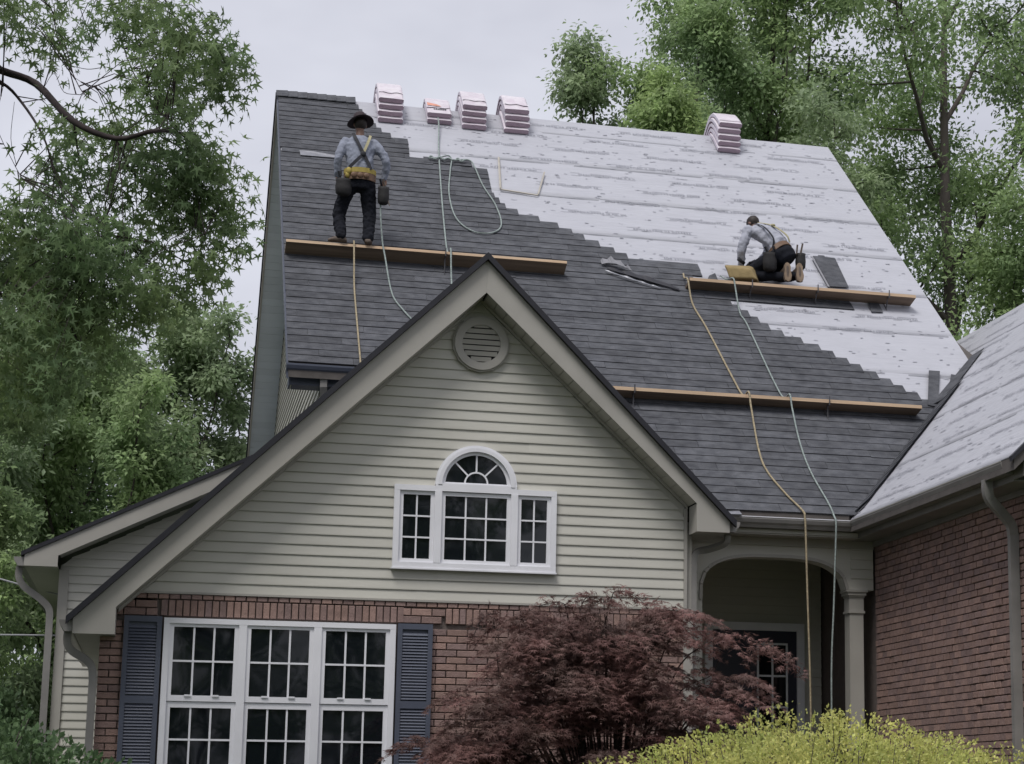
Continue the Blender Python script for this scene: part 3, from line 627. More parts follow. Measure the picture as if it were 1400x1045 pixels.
mf = MB(); mf.box(SX+.16, 5.0, 21.25, 21.4, 3.4, 6.3); mf.build('main_front_wall', 'siding', HOUSE)
MB().prism([(9.1, 21.6, 3.0), (9.1, 30.9, 3.0), (9.1, 30.9, 6.3), (9.1, 26.1, 10.95), (9.1, 21.6, 6.6)], (.1, 0, 0)).build('right_end_wall', 'siding', HOUSE)
MB().box(SX+.16, 9.1, 30.8, 30.95, .5, 6.3).build('rear_wall', 'siding', HOUSE)
le = MB(); le.box(1.25, 2.4, 21.0, 21.24, 6.065, 6.085); le.box(1.22, 2.4, 20.985, 21.0, 6.065, 6.24); le.box(1.215, 1.235, 21.0, 21.24, 6.065, 6.24); le.box(1.236, 1.55, 21.03, 21.05, 6.085, 6.22); le.build('left_eave_box', 'shutter', HOUSE)
spout(HOUSE, [(1.585, 20.94, 6.18), (1.585, 20.94, 6.05), (1.60, 21.0, 5.93), (1.62, 21.15, 5.75), (1.62, 21.19, 5.3)], .075, .06)

# --- main roof
def edgeR(y): return 9.285+(YRIDGE-y)*.06
MRF = slab('main_roof', [(1.2, 20.89), (2.4, 20.89), (2.4, 21.0), (5.2, 19.16), (7.02, 19.16), (9.66, 21.78), (edgeR(22.03), 22.03), (edgeR(26.1), 26.10), (1.2, 26.10)], lambda x, y: zroof(y), -.14, 'deck', HOUSE)
slab('rear_slope', [(1.2, 26.10), (edgeR(26.1), 26.10), (9.53, 31.2), (1.2, 31.2)], lambda x, y: ZRIDGE-(y-YRIDGE)*RM, -.10, 'deck', MRF)
def zrear(y): return ZRIDGE-(y-YRIDGE)*RM
RS = MB().hexa([(1.205, 26.12, zrear(26.12)-.125), (SX, 26.12, zrear(26.12)-.125), (SX, 31.2, zrear(31.2)-.125), (1.205, 31.2, zrear(31.2)-.125)], [(1.205, 26.12, zrear(26.12)-.115), (SX, 26.12, zrear(26.12)-.115), (SX, 31.2, zrear(31.2)-.115), (1.205, 31.2, zrear(31.2)-.115)]).build('gable_soffit', 'drip', HOUSE)
dy = .125/NL; me = None; y = 26.15
while y < 31.15:
    b = MB(); a, c = y, y+dy-.006
    b.hexa([(1.205, a, zrear(a)-.14), (SX, a, zrear(a)-.14), (SX, c, zrear(c)-.14), (1.205, c, zrear(c)-.14)], [(1.205, a, zrear(a)-.126), (SX, a, zrear(a)-.126), (SX, c, zrear(c)-.126), (1.205, c, zrear(c)-.126)]); b.build('soffit_board', 'darksoffit', RS); y += dy
rf = MB()
rf.hexa([(1.180, 26.1, ZRIDGE-.16), (1.204, 26.1, ZRIDGE-.16), (1.204, 31.2, zrear(31.2)-.16), (1.180, 31.2, zrear(31.2)-.16)], [(1.180, 26.1, ZRIDGE-.015), (1.204, 26.1, ZRIDGE-.015), (1.204, 31.2, zrear(31.2)-.015), (1.180, 31.2, zrear(31.2)-.015)])
rg_ = MB(); rg_.hexa([(1.180, 26.1, ZRIDGE-.16), (1.199, 26.1, ZRIDGE-.16), (1.199, 20.9, zroof(20.9)-.16), (1.180, 20.9, zroof(20.9)-.16)], [(1.180, 26.1, ZRIDGE-.015), (1.199, 26.1, ZRIDGE-.015), (1.199, 20.9, zroof(20.9)-.015), (1.180, 20.9, zroof(20.9)-.015)])
rg_.build('front_rake_fascia', 'shutter', HOUSE); rf.build('side_rake_fascia', 'trim', HOUSE)
de = MB()
de.hexa([(1.160, 26.1, ZRIDGE-.045), (1.1795, 26.1, ZRIDGE-.045), (1.1795, 31.2, zrear(31.2)-.045), (1.160, 31.2, zrear(31.2)-.045)], [(1.160, 26.1, ZRIDGE+.02), (1.21, 26.1, ZRIDGE+.02), (1.21, 31.2, zrear(31.2)+.02), (1.160, 31.2, zrear(31.2)+.02)])
de.build('drip_edge', 'drip', MRF)

# underlayment: overlapping strips, each its own sheet
def sheet(name, parent, fn, u0f, u1f, v0, v1, uvs, nu=60, nv=7, mt='underlay', seed=0, thick=.004):
    rs = np.random.default_rng(seed); ph = rs.uniform(0, 6.28, 8); fq = rs.uniform(1.5, 9, 8); am = rs.uniform(.0002, .0007, 8); kv = rs.uniform(-6, 6, 8)
    v = []; uv = []
    for j in range(nv+1):
        t = j/nv; vv = v0+(v1-v0)*t; ua, ub = u0f(vv), u1f(vv)
        for i in range(nu+1):
            u = ua+(ub-ua)*i/nu
            h = .0044-.0016*t+sum(a*math.sin(f*u+k*vv+p) for a, f, k, p in zip(am, fq, kv, ph))
            if j == 0: h += .001*math.sin(13*u+ph[0])
            v.append(fn(u, vv, h)); uv.append(uvs(u, vv))
    w = nu+1; f = [(j*w+i, j*w+i+1, (j+1)*w+i+1, (j+1)*w+i) for j in range(nv) for i in range(nu)]
    n0 = len(v)
    base = [fn(u0f(v0)+(u1f(v0)-u0f(v0))*i/nu, v0, .0005) for i in range(nu+1)]; v += base; uv += [uvs(0, v0)]*(nu+1)
    f += [(n0+i, n0+i+1, i+1, i) for i in range(nu)]
    me = bpy.data.meshes.new(name); me.from_pydata([tuple(p) for p in v], [], f); me.materials.append(M[mt])
    ul = me.uv_layers.new(name='UVMap'); li = np.zeros(len(me.loops), int); me.loops.foreach_get('vertex_index', li)
    ul.data.foreach_set('uv', np.array(uv, dtype=float)[li].ravel()); me.polygons.foreach_set('use_smooth', [True]*len(f)); me.update()
    return obj(name, me, parent)
def mainR(y): return edgeR(y) if y > 22.03 else min(7.02+(y-19.1), edgeR(y))
def mainL(y):
    z_ = zroof(y)
    return 1.205 if z_ > 6.93 else GX+max(6.95-z_, 0)+.02
ys = [19.17]
while ys[-1] < 26.08: ys.append(min(ys[-1]+.735, 26.1))
for i, (a, b) in enumerate(zip(ys[:-1], ys[1:])):
    sheet('underlayment_sheet', MRF, RP, mainL, mainR, a-.03 if i else a, b, lambda u, v_: (u, v_*NL), seed=i)
xs = [7.03]
while xs[-1] < 10.6: xs.append(min(xs[-1]+.735, 10.64))
def wingEnd(x): return 19.12+(x-7.02) if x < 9.67 else 27.0
for i, (a, b) in enumerate(zip(xs[:-1], xs[1:])):
    sheet('underlayment_sheet', WD, lambda u, v_, h: WP(v_, u, h), lambda x: 15.06, wingEnd, a-.03 if i else a, b, lambda u, v_: (u+3.3, v_*NL+40), seed=50+i, nv=9)

# shingles
EXP = 0.143; DY = EXP/NL
STEP = [(26.2, 2.24), (26.0, 2.26), (25.6, 2.45), (25.32, 2.63), (25.24, 2.92), (24.80, 2.90), (24.76, 3.94), (24.22, 3.93), (24.0, 4.04), (23.9, 4.12), (23.8, 4.36), (23.72, 4.58), (23.62, 4.78), (23.5, 4.95), (23.4, 5.08), (23.3, 5.28), (23.2, 5.43), (23.12, 5.54), (23.06, 5.58), (23.05, 6.44), (22.86, 6.43), (22.83, 6.30), (22.71, 6.3), (22.70, 8.30), (22.46, 8.34), (22.44, 6.66), (22.25, 6.82), (21.95, 7.10), (21.82, 7.36), (21.73, 7.55), (21.63, 7.69), (21.53, 7.84), (21.4, 8.0), (21.3, 8.16), (21.18, 8.33), (21.03, 8.5), (20.95, 8.63), (20.7, 9.9), (19, 9.9)]
def stepx(y):
    for (ya, xa), (yb, xb) in zip(STEP[:-1], STEP[1:]):
        if ya >= y >= yb: return xa+(xb-xa)*(ya-y)/(ya-yb+1e-9)
    return 9.9
def shmesh(name, mt='shingle'):
    b = MB(); h = EXP+.05
    # lower butt edge thick, upper edge tucked under the next course; three laminated tabs
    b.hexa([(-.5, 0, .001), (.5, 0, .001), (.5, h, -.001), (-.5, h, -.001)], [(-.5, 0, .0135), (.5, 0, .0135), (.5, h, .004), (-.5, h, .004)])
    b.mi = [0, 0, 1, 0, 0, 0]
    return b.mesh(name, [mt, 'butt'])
SHM = shmesh('shingle')
ROT = Matrix(((1, 0, 0), (0, 1/NL, -RM/NL), (0, RM/NL, 1/NL)))
shing = []
k = 0; y = 19.165
while y < 26.06:
    ym = y+.5*DY; z_ = zroof(ym); xr_ = min(stepx(ym), 7.02+(y+DY*1.3-19.1)+.01, edgeR(ym))
    iv = []
    if z_ > 6.93: iv = [(1.19, xr_)]
    else:
        if y > 20.86: iv.append((1.19, max(GX-(6.95-z_)/ML, 1.3)))
        iv.append((GX+(6.95-z_)/MR, xr_))
    for a, b in iv:
        x = a-((k*.37) % 1.0) if a < 1.3 else a-((k*.61) % 1.0)
        while x < b-.01:
            s0, s1 = max(x, a), min(x+1.0, b)
            if s1-s0 > .03: shing.append((s0, s1, y, k))
            x += 1.0
    k += 1; y += DY
shing += [(3.09, 3.74, 24.775, 99)]
def hidden(p):                        # well behind the front gable as seen from the lawn
    t = (18.5-CAM.y)/(p.y-CAM.y); q = CAM+(p-CAM)*t
    return q.z < gz(q.x)-.35 and -.5 < q.x < 5.3
cand = []
for s in shing:
    p = RP((s[0]+s[1])/2, s[2]); d_ = (p-CAM).length
    cand.append((0 if hidden(p) else (s[1]-s[0])/d_, s))
cand.sort(key=lambda c: -c[0])
stuff = MB()
for i, (w_, (s0, s1, y, k)) in enumerate(cand):
    c = RP((s0+s1)/2, y+random.uniform(-.006, .006), .009+random.uniform(0, .004))
    if i < 300 and w_ > 0:
        o = obj('shingle', SHM, MRF); o.matrix_local = Matrix.LocRotScale(c, ROT.to_quaternion() @ Matrix.Rotation(random.uniform(-.006, .006), 3, 'Z').to_quaternion(), (s1-s0-.004, 1, 1))
    else:
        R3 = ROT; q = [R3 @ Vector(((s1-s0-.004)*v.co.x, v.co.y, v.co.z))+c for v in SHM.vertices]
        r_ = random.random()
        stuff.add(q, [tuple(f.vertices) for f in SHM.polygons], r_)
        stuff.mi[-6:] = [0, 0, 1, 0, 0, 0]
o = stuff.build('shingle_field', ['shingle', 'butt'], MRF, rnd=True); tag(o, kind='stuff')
# woven valley pieces lapping onto the wing roof
wv = Vector((.685, -.315, .657)).normalized(); y = 19.2; k = 0
while y < 20.98:
    x = 7.02+(y-19.1); p0 = RP(x-.02, y, .024+.0005*(k % 3)); p1 = RP(x-.02+DY*.0, y+DY*1.35, .012)
    L_ = .19+.10*min((y-19.1)/1.6, 1)+random.uniform(-.008, .008)
    vd = Vector((1, 1, RM)).normalized()
    n_ = Vector((-RM, 0, 1)).normalized()*.008
    a = p0; b_ = p0+wv*L_+n_; c_ = b_+vd*EXP*1.3-n_*.4; d_ = p0+vd*EXP*1.3
    th = (Vector((-RM, 0, 1))+Vector((0, -RM, 1))).normalized()*.012
    MB().hexa([a, b_, c_, d_], [a+th, b_+th, c_+th*.6, d_+th*.6]).build('valley_shingle', 'shingle', MRF)
    y += DY; k += 1
vb = MB(); va, vc = RP(7.05, 19.13, .012), RP(7.02+1.95, 21.05, .012); nW = Vector((-RM, 0, 1)).normalized()*.012
vb.hexa([va, va+wv*.17+nW, vc+wv*.27+nW, vc], [p_+Vector((0, 0, .004)) for p_ in (va, va+wv*.17+nW, vc+wv*.27+nW, vc)]); vb.build('valley_base', 'shingle', MRF)
# valley lining above the finished courses
def strip(name, pts, w_, mt, parent, h=.02):
    pass
vl = MB(); vd = Vector((1, 1, RM)).normalized(); v0 = RP(7.02+1.75, 20.85, .02); v1 = RP(7.02+2.66, 21.76, .02)
sx_ = Vector((-.5, .0, 0)); wdir = wv
vl.hexa([v0-Vector((.10, 0, 0)), v0+wdir*.12+Vector((0, 0, .012)), v1+wdir*.13+Vector((0, 0, .012)), v1-Vector((.06, 0, 0))], [p+Vector((0, 0, .008)) for p in (v0-Vector((.10, 0, 0)), v0+wdir*.12+Vector((0, 0, .012)), v1+wdir*.13+Vector((0, 0, .012)), v1-Vector((.06, 0, 0)))])
vl.build('valley_flashing', 'shingle', MRF)
# ridge cap on the finished left end
rc = MB()
for k in range(8):
    a, b = 1.165+k*.133, 1.165+k*.133+.16
    for f_ in (RP, lambda x, y_, h: Vector((x, 2*YRIDGE-RP(x, y_, h).y, RP(x, y_, h).z))):
        h0, h1 = .03+.012, .03
        rc.hexa([f_(a, 25.99, h1), f_(b, 25.99, h0), f_(b, 26.10, h0+.012), f_(a, 26.10, h1+.012)], [f_(a, 25.99, h1+.012), f_(b, 25.99, h0+.012), f_(b, 26.10, h0+.026), f_(a, 26.10, h1+.026)])
rc.build('ridge_cap', 'shingle', MRF)

# print on the underlayment: rows of grey lettering-like marks between two rules, and faint dashes painted as cap nail shadows
def glyph_row(mb, fn, u0, v0, L_, H_, h):
    def q(a, b, c, d, e=0.0):
        mb.add([fn(a, c, h), fn(b, c, h), fn(b+e, d, h), fn(a+e, d, h)], [(0, 1, 2, 3)])
    u = u0+.12*L_
    while u < u0+.92*L_:
        g = random.choice('OIVNHA'); w_ = H_*random.uniform(.55, .8); s_ = H_*.16
        hv = H_/NL
        if g in 'OHN': q(u, u+s_, v0, v0+hv); q(u+w_-s_, u+w_, v0, v0+hv)
        if g == 'O': q(u+s_, u+w_-s_, v0, v0+hv*.18); q(u+s_, u+w_-s_, v0+hv*.82, v0+hv)
        if g == 'H': q(u+s_, u+w_-s_, v0+hv*.42, v0+hv*.58)
        if g == 'I': q(u, u+s_, v0, v0+hv); w_ = s_
        if g == 'N': q(u+s_, u+2*s_, v0+hv*.3, v0+hv*.8, .2*w_)
        if g == 'V': q(u+w_*.4, u+w_*.4+s_, v0, v0+hv, -.35*w_); q(u+w_*.4, u+w_*.4+s_, v0, v0+hv, .4*w_)
        if g == 'A': q(u, u+s_, v0, v0+hv, .35*w_); q(u+w_-s_, u+w_, v0, v0+hv, -.3*w_); q(u+.25*w_, u+.75*w_, v0+hv*.3, v0+hv*.45)
        u += w_+H_*.22
        if random.random() < .1: u += H_*.5
    for dv in (-.45, 1.35):
        a = u0+random.uniform(0, .1); 
        while a < u0+L_:
            b = min(a+random.uniform(.1, .3), u0+L_); q(a, b, v0+dv*H_/NL, v0+dv*H_/NL+.0045); a = b+random.uniform(.03, .2)
pr = MB(); da = MB(); k = 0; v_ = 19.6
while v_ < 25.95:
    off = (k*.55) % 1.35; u = 1.4+off
    while u < 9.2:
        uu = u+random.uniform(-.05, .05)
        if stepx(v_)+.1 < uu and uu+1.0 < min(edgeR(v_), mainR(v_))-.05 and mainL(v_) < uu: glyph_row(pr, RP, uu, v_, .98, .044, .0105)
        u += 1.35
    v_ += .275; k += 1
for i in range(1500):
    v_ = random.uniform(19.5, 26.05); u = random.uniform(2.3, 9.6)
    if stepx(v_)+.05 < u < mainR(v_)-.1 and u > mainL(v_)+.1:
        w_ = random.uniform(.015, .07); h_ = random.uniform(.006, .014); sk = random.uniform(-.02, .02)
        (pr if random.random() < .22 else da).add([RP(u, v_, .0112), RP(u+w_, v_+sk*.3, .0112), RP(u+w_*.9, v_+h_+sk*.3, .0112), RP(u+w_*.15, v_+h_, .0112)], [(0, 1, 2, 3)])  # dash painted as the shadow of a cap nail
tag(pr.build('print_and_nail_shadow_marks', 'print', MRF), kind='stuff'); tag(da.build('nail_shadow_dashes', 'dash', MRF), kind='stuff')
pr = MB(); da = MB(); k = 0; x = 7.2
WPf = lambda u, v_, h: WP(v_, u, h)
while x < 10.55:
    u = 15.2+(k*.55) % 1.35
    while u < wingEnd(x)-1.1: glyph_row(pr, WPf, u, x, .98, .045, .0115); u += 1.35
    x += .325; k += 1
for i in range(420):
    x = random.uniform(7.1, 10.6); u = random.uniform(15.1, wingEnd(x)-.15); w_ = random.uniform(.03, .16); h_ = random.uniform(.006, .012)
    (pr if random.random() < .1 else da).add([WP(x, u, .0112), WP(x, u+w_, .0112), WP(x+h_, u+w_*.9, .0112), WP(x+h_, u+w_*.15, .0112)], [(0, 1, 2, 3)])  # painted cap nail shadow on the wing underlayment
tag(pr.build('print_and_nail_shadow_marks', 'print', WD), kind='stuff'); tag(da.build('nail_shadow_dashes', 'dash', WD), kind='stuff')

# --- low left wing with its own roof
SY = 24.17
swl = MB().prism([(-1.2, SY+.03, .5), (1.6, SY+.03, .5), (1.6, SY+.03, 5.75), (-1.2, SY+.03, 4.36)], (0, .12, 0)).build('low_wing_wall', 'siding', HOUSE)
def slz(x): return 4.44+(x+1.59)*.495
z = 1.6
while z < 5.4:
    xl0 = max(-1.18, -1.59+(z-4.19)/.495); xl1 = max(-1.18, -1.59+(z+CLAP-4.19)/.495)
    if xl1 < 1.4: clapboard(swl, xl0, 1.5, xl1, 1.5, z, z+CLAP, SY)
    z += CLAP
MB().box(-1.21, -1.10, SY-.022, SY+.03, .6, 4.30).build('corner_board', 'trim', HOUSE)
MB().box(-1.21, -1.09, SY+.16, 30.5, .6, 4.3).build('low_wing_side_wall', 'siding', HOUSE)
lr = slab('low_wing_roof', [(-1.64, SY-.34), (1.5, SY-.34), (1.5, 30.8), (-1.64, 30.8)], lambda x, y: slz(x), .05, 'drip', HOUSE)
MB().prism([(-1.60, SY-.32, slz(-1.60)-.004), (-1.60, SY-.32, 4.30), (-1.22, SY-.32, 4.30), (-1.22, SY-.32, slz(-1.22)-.19), (1.45, SY-.32, slz(1.45)-.19), (1.45, SY-.32, slz(1.45)-.004)], (0, .02, 0)).build('low_rake_fascia', 'trim', HOUSE)
le = MB(); le.hexa([(-1.2, SY-.299, slz(-1.2)-.19), (1.45, SY-.299, slz(1.45)-.19), (1.45, SY, slz(1.45)-.19), (-1.2, SY, slz(-1.2)-.19)], [(-1.2, SY-.299, slz(-1.2)-.17), (1.45, SY-.299, slz(1.45)-.17), (1.45, SY, slz(1.45)-.17), (-1.2, SY, slz(-1.2)-.17)])
le.box(-1.6, -1.22, SY-.299, 30.6, 4.30, 4.32); le.build('low_wing_soffit', 'soffit', HOUSE)
gutter(HOUSE, (-1.602, SY-.3, 4.30), (-1.602, 30.6, 4.30), (-1, 0, 0))
spout(HOUSE, smoothpath([(-1.66, SY-.1, 4.31), (-1.66, SY-.1, 4.18), (-1.58, SY-.09, 4.06), (-1.40, SY-.08, 3.93), (-1.30, SY-.07, 3.82), (-1.285, SY-.07, 3.66)], 4)+[Vector((-1.285, SY-.07, .8))], .08, .06)

# ================================================================== things on the roof
# --- scaffold planks on roof brackets
def plank(label, x0, x1, yi, yo, zo, tilt_drop, seed):
    # inner edge rests towards the roof, outer edge tipped up a little
    zi = zroof(yi)+.016
    t = .042; a = Vector((0, yi, zi)); b = Vector((0, yo, zo-t)); n_ = (b-a).cross(Vector((1, 0, 0))).normalized(); n_ = n_ if n_.z > 0 else -n_
    A = [Vector((x0, 0, 0))+a, Vector((x1, 0, 0))+a, Vector((x1, 0, 0))+b, Vector((x0, 0, 0))+b]; B = [p+n_*t for p in A]
    root = thing('scaffold_plank', label, 'plank', ((x0+x1)/2, yi, zi), 'planks resting on roof brackets')
    m = MB(); m.add(A+B, [(0, 1, 2, 3), (7, 6, 5, 4), (0, 4, 5, 1), (1, 5, 6, 2), (3, 7, 4, 0)]); m.build('board', 'wood', root)
    e = MB(); n2 = (b-a).normalized()*.0015
    e.hexa([A[3]+n2*.2, A[2]+n2*.2, A[2]+n2, A[3]+n2], [B[3]+n2*.2, B[2]+n2*.2, B[2]+n2, B[3]+n2]); e.build('front_edge', 'wood_edge', root)
    return root
plank('long worn plank under the standing worker', 1.20, 4.60, 22.69, 22.50, 8.155, 0, 1)
plank('plank under the kneeling worker and tan foam pad', 6.14, 9.15, 22.61, 22.40, 8.035, 0, 2)
plank('lowest plank crossing the finished charcoal shingles', 4.72, 8.42, 20.67, 20.48, 6.165, 0, 3)
def bracket(x, yi, yo, zo, label):
    b = MB(); w_ = .018
    p = [RP(x, yi+.12, .022), RP(x, yi-.20, .022)]
    for q0, q1, t in ((p[0], p[1], .006), (Vector((x, yi-.02, zroof(yi)+.0)), Vector((x, yo-.012, zo-.065)), .008), (Vector((x, yo-.010, zo-.07)), Vector((x, yo-.016, zo+.03)), .006), (p[1]+Vector((0, .02, .02)), Vector((x, yo+.05, zo-.075)), .006)):
        b.tube([q0, q1], [w_*.4, w_*.4], 4)
    o = b.build('roof_bracket', 'metal'); tag(o, label, 'bracket', 'steel roof brackets under the planks'); return o
for x, yi, yo, zo, lb in ((6.95, 22.70, 22.40, 8.035, 'steel roof bracket under the plank beside the foam pad'), (7.82, 22.70, 22.40, 8.035, 'steel roof bracket under the plank just right of the kneeling worker'), (8.78, 22.70, 22.40, 8.035, 'steel roof bracket under the free right end of the upper plank'),
                          (7.28, 20.72, 20.48, 6.165, 'steel roof bracket midway along the lowest plank'), (4.98, 20.72, 20.48, 6.165, 'steel roof bracket of the lowest plank near the gable rake'), (3.10, 22.74, 22.50, 8.155, 'steel roof bracket of the long plank beside the hanging rope')):
    bracket(x, yi, yo, zo, lb)

# --- wrapped shingle bundles bent over the ridge
def bundle(label, group, x0, x1, j, front, back, round_=.06, jit=0.0):
    h0 = .014+.074*j; h1 = h0+.066; rs = random.Random(int(x0*100)+j)
    def section(h):
        pts = []
        for s in np.linspace(front, .10+round_, 5): pts.append((YRIDGE-s/NL-RM/NL*h, ZRIDGE-s*RM/NL+h/NL))
        for t in np.linspace(0, 1, 9)[1:-1]:
            a = (1-t)*math.atan2(1, -RM)+t*math.atan2(1, RM); s = (.10+round_)*(1-math.sin(math.pi*t)*.97)
            cy = YRIDGE-(s/NL if t < .5 else -s/NL)*(abs(1-2*t)); cz = ZRIDGE-s*RM/NL*abs(1-2*t)-(.035 if round_ > .05 else .01)*math.sin(math.pi*t)
            pts.append((cy+h*math.cos(a), cz+h*math.sin(a)))
        for s in np.linspace(.10+round_, back, 5): pts.append((YRIDGE+s/NL+RM/NL*h, ZRIDGE-s*RM/NL+h/NL))
        return pts
    lo, hi = section(h0), section(h1); n_ = len(lo); b = MB(); vs = []
    dx = rs.uniform(-jit, jit)
    xsl = [x0+dx, x0+dx+.02, (x0+x1)/2+dx, x1+dx-.02, x1+dx]
    for i in range(n_):
        for k, x in enumerate(xsl):
            e = .012 if k in (0, 4) else 0; w = rs.uniform(-.004, .004)
            dlo = Vector((x, lo[i][0], lo[i][1])); dhi = Vector((x, hi[i][0], hi[i][1])); u = (dhi-dlo).normalized()
            vs += [dlo+u*e, dhi-u*(e-w)]
    m = len(xsl); fs = []; mi = []
    idx = lambda i, k, t: (i*m+k)*2+t
    for i in range(n_-1):
        for k in range(m-1):
            fs.append((idx(i, k, 1), idx(i, k+1, 1), idx(i+1, k+1, 1), idx(i+1, k, 1))); mi.append(0)
            fs.append((idx(i, k, 0), idx(i+1, k, 0), idx(i+1, k+1, 0), idx(i, k+1, 0))); mi.append(1)
        fs.append((idx(i, 0, 0), idx(i, 0, 1), idx(i+1, 0, 1), idx(i+1, 0, 0))); mi.append(2)
        fs.append((idx(i, m-1, 0), idx(i+1, m-1, 0), idx(i+1, m-1, 1), idx(i, m-1, 1))); mi.append(2)
    for k in range(m-1):
        fs.append((idx(0, k, 0), idx(0, k+1, 0), idx(0, k+1, 1), idx(0, k, 1))); mi.append(1)
        fs.append((idx(n_-1, k, 0), idx(n_-1, k, 1), idx(n_-1, k+1, 1), idx(n_-1, k+1, 0))); mi.append(1)
    for f_, q in zip(fs, mi): b.add([], []); b.f.append(f_); b.rnd.append(0); b.mi.append(q)
    b.v = vs
    o = b.build('shingle_bundle', ['wrap', 'wrap_edge', 'wrap_side'], None, False)
    tag(o, label, 'shingle bundle', group)
    return o, hi
STK = [(2.54, 2.885, 4, .64, .035, 'stack beside the standing worker'), (3.22, 3.56, 2, .53, .04, 'short stack the rope hangs from'), (3.715, 4.06, 4, .60, .05, 'stack right of the short roped one'), (4.31, 4.66, 4, .60, .05, 'stack above the open batten frame'), (7.45, 7.79, 5, .56, .11, 'lone rounded stack above the kneeling worker')]
ORD = ['lowest', 'second', 'third', 'fourth', 'fifth']
for x0, x1, n_, fr_, rd, where in STK:
    for j in range(n_):
        nm = 'top' if j == n_-1 else ORD[j]
        o, hi = bundle('%s pink wrapped shingle bundle in the %s' % (nm, where), 'pink wrapped bundles bent over the ridge', x0, x1, j, fr_-.058*j, .42-.04*j, rd, .012)
        if j == n_-1:
            # loose lap of the film across the top bundle
            (ya, za), (yb, zb) = hi[0], hi[4]
            def on(x, t, off=.004): return Vector((x, ya+(yb-ya)*t, za+(zb-za)*t))+Vector((0, -RM/NL, 1/NL))*off
            lap = MB(); N_ = 8
            top = [on(x0+(x1-x0)*i/N_, .62+.05*math.sin(i*1.7+x0*9), .004) for i in range(N_+1)]; bot = [on(x0+(x1-x0)*i/N_, .50+.06*math.sin(i*1.3+x0*5), .013) for i in range(N_+1)]
            lap.add(top+bot, [(i+N_+1, i+N_+2, i+1, i) for i in range(N_)]); lap.build('film_lap', 'wrap', o)
            if n_ == 2:
                pm = MB()
                for i in range(7):
                    u = x0+.10+i*.026; pm.add([on(u, .30, .003), on(u+.020, .30, .003), on(u+.022, .44+.05*(i % 2), .003), on(u+.002, .44, .003)], [(0, 1, 2, 3)])
                pm.build('film_print', 'film_print', o)
                pm = MB(); pm.add([on(x0+.02, .70, .006), on(x0+.22, .66, .006), on(x0+.16, .84, .006), on(x0+.02, .98, .006)], [(0, 1, 2, 3)]); pm.build('film_print', 'film_red', o)

# --- loose pieces on the roof
def lying(name, label, cat, corners, mt, h0=.03, t=.006, group=None):
    a = [RP(x, y, h0+dh) for x, y, dh in corners]; b = [p+Vector((0, -RM/NL, 1/NL))*t for p in a]
    m = MB(); n = len(a); m.add(a+b, [tuple(range(n))[::-1], tuple(range(n, 2*n))]+[(i, (i+1) % n, n+(i+1) % n, n+i) for i in range(n)])
    o = m.build(name, mt); tag(o, label, cat, group); return o
ls = thing('loose_shingle', 'loose grey shingle standing askew above the plank on bare underlayment', 'shingle', RP(8.25, 23.15))
for nm, cs, mt, h in (('shingle_face', [(8.14, 22.86, 0), (8.40, 22.87, 0), (8.405, 23.415, .02), (8.27, 23.425, .02), (8.265, 23.45, .02), (8.18, 23.45, .02), (8.175, 23.425, .02), (8.10, 23.425, .02)], 'shingle', .03), ('shingle_edge', [(8.11, 22.86, 0), (8.139, 22.86, 0), (8.098, 23.42, .02), (8.075, 23.42, .02)], 'shingle_back', .024)):
    a = [RP(x, y, h+dh) for x, y, dh in cs]; b = [p+Vector((0, -RM/NL, 1/NL))*.006 for p in a]; m = MB(); n = len(a)
    m.add(a+b, [tuple(range(n))[::-1], tuple(range(n, 2*n))]+[(i, (i+1) % n, n+(i+1) % n, n+i) for i in range(n)]); m.build(nm, mt, ls)
lying('loose_shingle', 'narrow dark shingle offcut under the right end of the upper plank', 'shingle', [(8.55, 22.44, 0), (8.71, 22.45, 0), (8.72, 22.70, 0), (8.58, 22.70, 0)], 'shingle', .018)
lying('loose_shingle', 'upright grey shingle strip at the top of the valley', 'shingle', [(8.63, 20.84, 0), (8.745, 20.81, 0), (9.03, 21.41, .01), (8.885, 21.41, .01)], 'shingle', .034)
lying('loose_shingle', 'small grey shingle scrap tucked beside the valley flashing', 'shingle', [(9.10, 21.26, 0), (9.16, 21.27, 0), (9.28, 21.38, 0), (9.18, 21.40, 0)], 'shingle', .02)
lying('flashing_strip', 'pale torn strip lying on shingles beside the standing worker', 'flashing', [(1.45, 24.665, .0), (1.95, 24.675, .0), (1.95, 24.705, .01), (1.62, 24.74, .02), (1.44, 24.745, .015)], 'flash', .034)
# torn felt: a dark lifted strip with a pale folded-back edge
def ribbon(name, label, pts, ws, mt, wave=.01):
    path = smoothpath([RP(x, y, .03+h) for x, y, h in pts], 6); n = len(path); wsi = np.interp(np.linspace(0, 1, n), np.linspace(0, 1, len(ws)), ws)
    up_ = Vector((0, 1, RM)).normalized(); nn = Vector((0, -RM, 1)).normalized(); m = MB(); rs_ = random.Random(len(label))
    A = [p+up_*w*.5+nn*(wave*math.sin(i*1.3)+rs_.uniform(0, wave)) for i, (p, w) in enumerate(zip(path, wsi))]; B = [p-up_*w*.5+nn*rs_.uniform(0, wave*.4) for p, w in zip(path, wsi)]
    th = nn*.004
    m.add(A+B+[p+th for p in A]+[p+th for p in B], [f for i in range(n-1) for f in ((i, n+i, n+i+1, i+1), (2*n+i, 2*n+i+1, 3*n+i+1, 3*n+i), (n+i, 3*n+i, 3*n+i+1, n+i+1), (i, i+1, 2*n+i+1, 2*n+i))]+[(0, 2*n, 3*n, n), (n-1, 2*n-1, 4*n-1, 3*n-1)])
    o = m.build(name, mt); tag(o, label, 'felt', 'torn felt pieces beside the upper plank'); return o
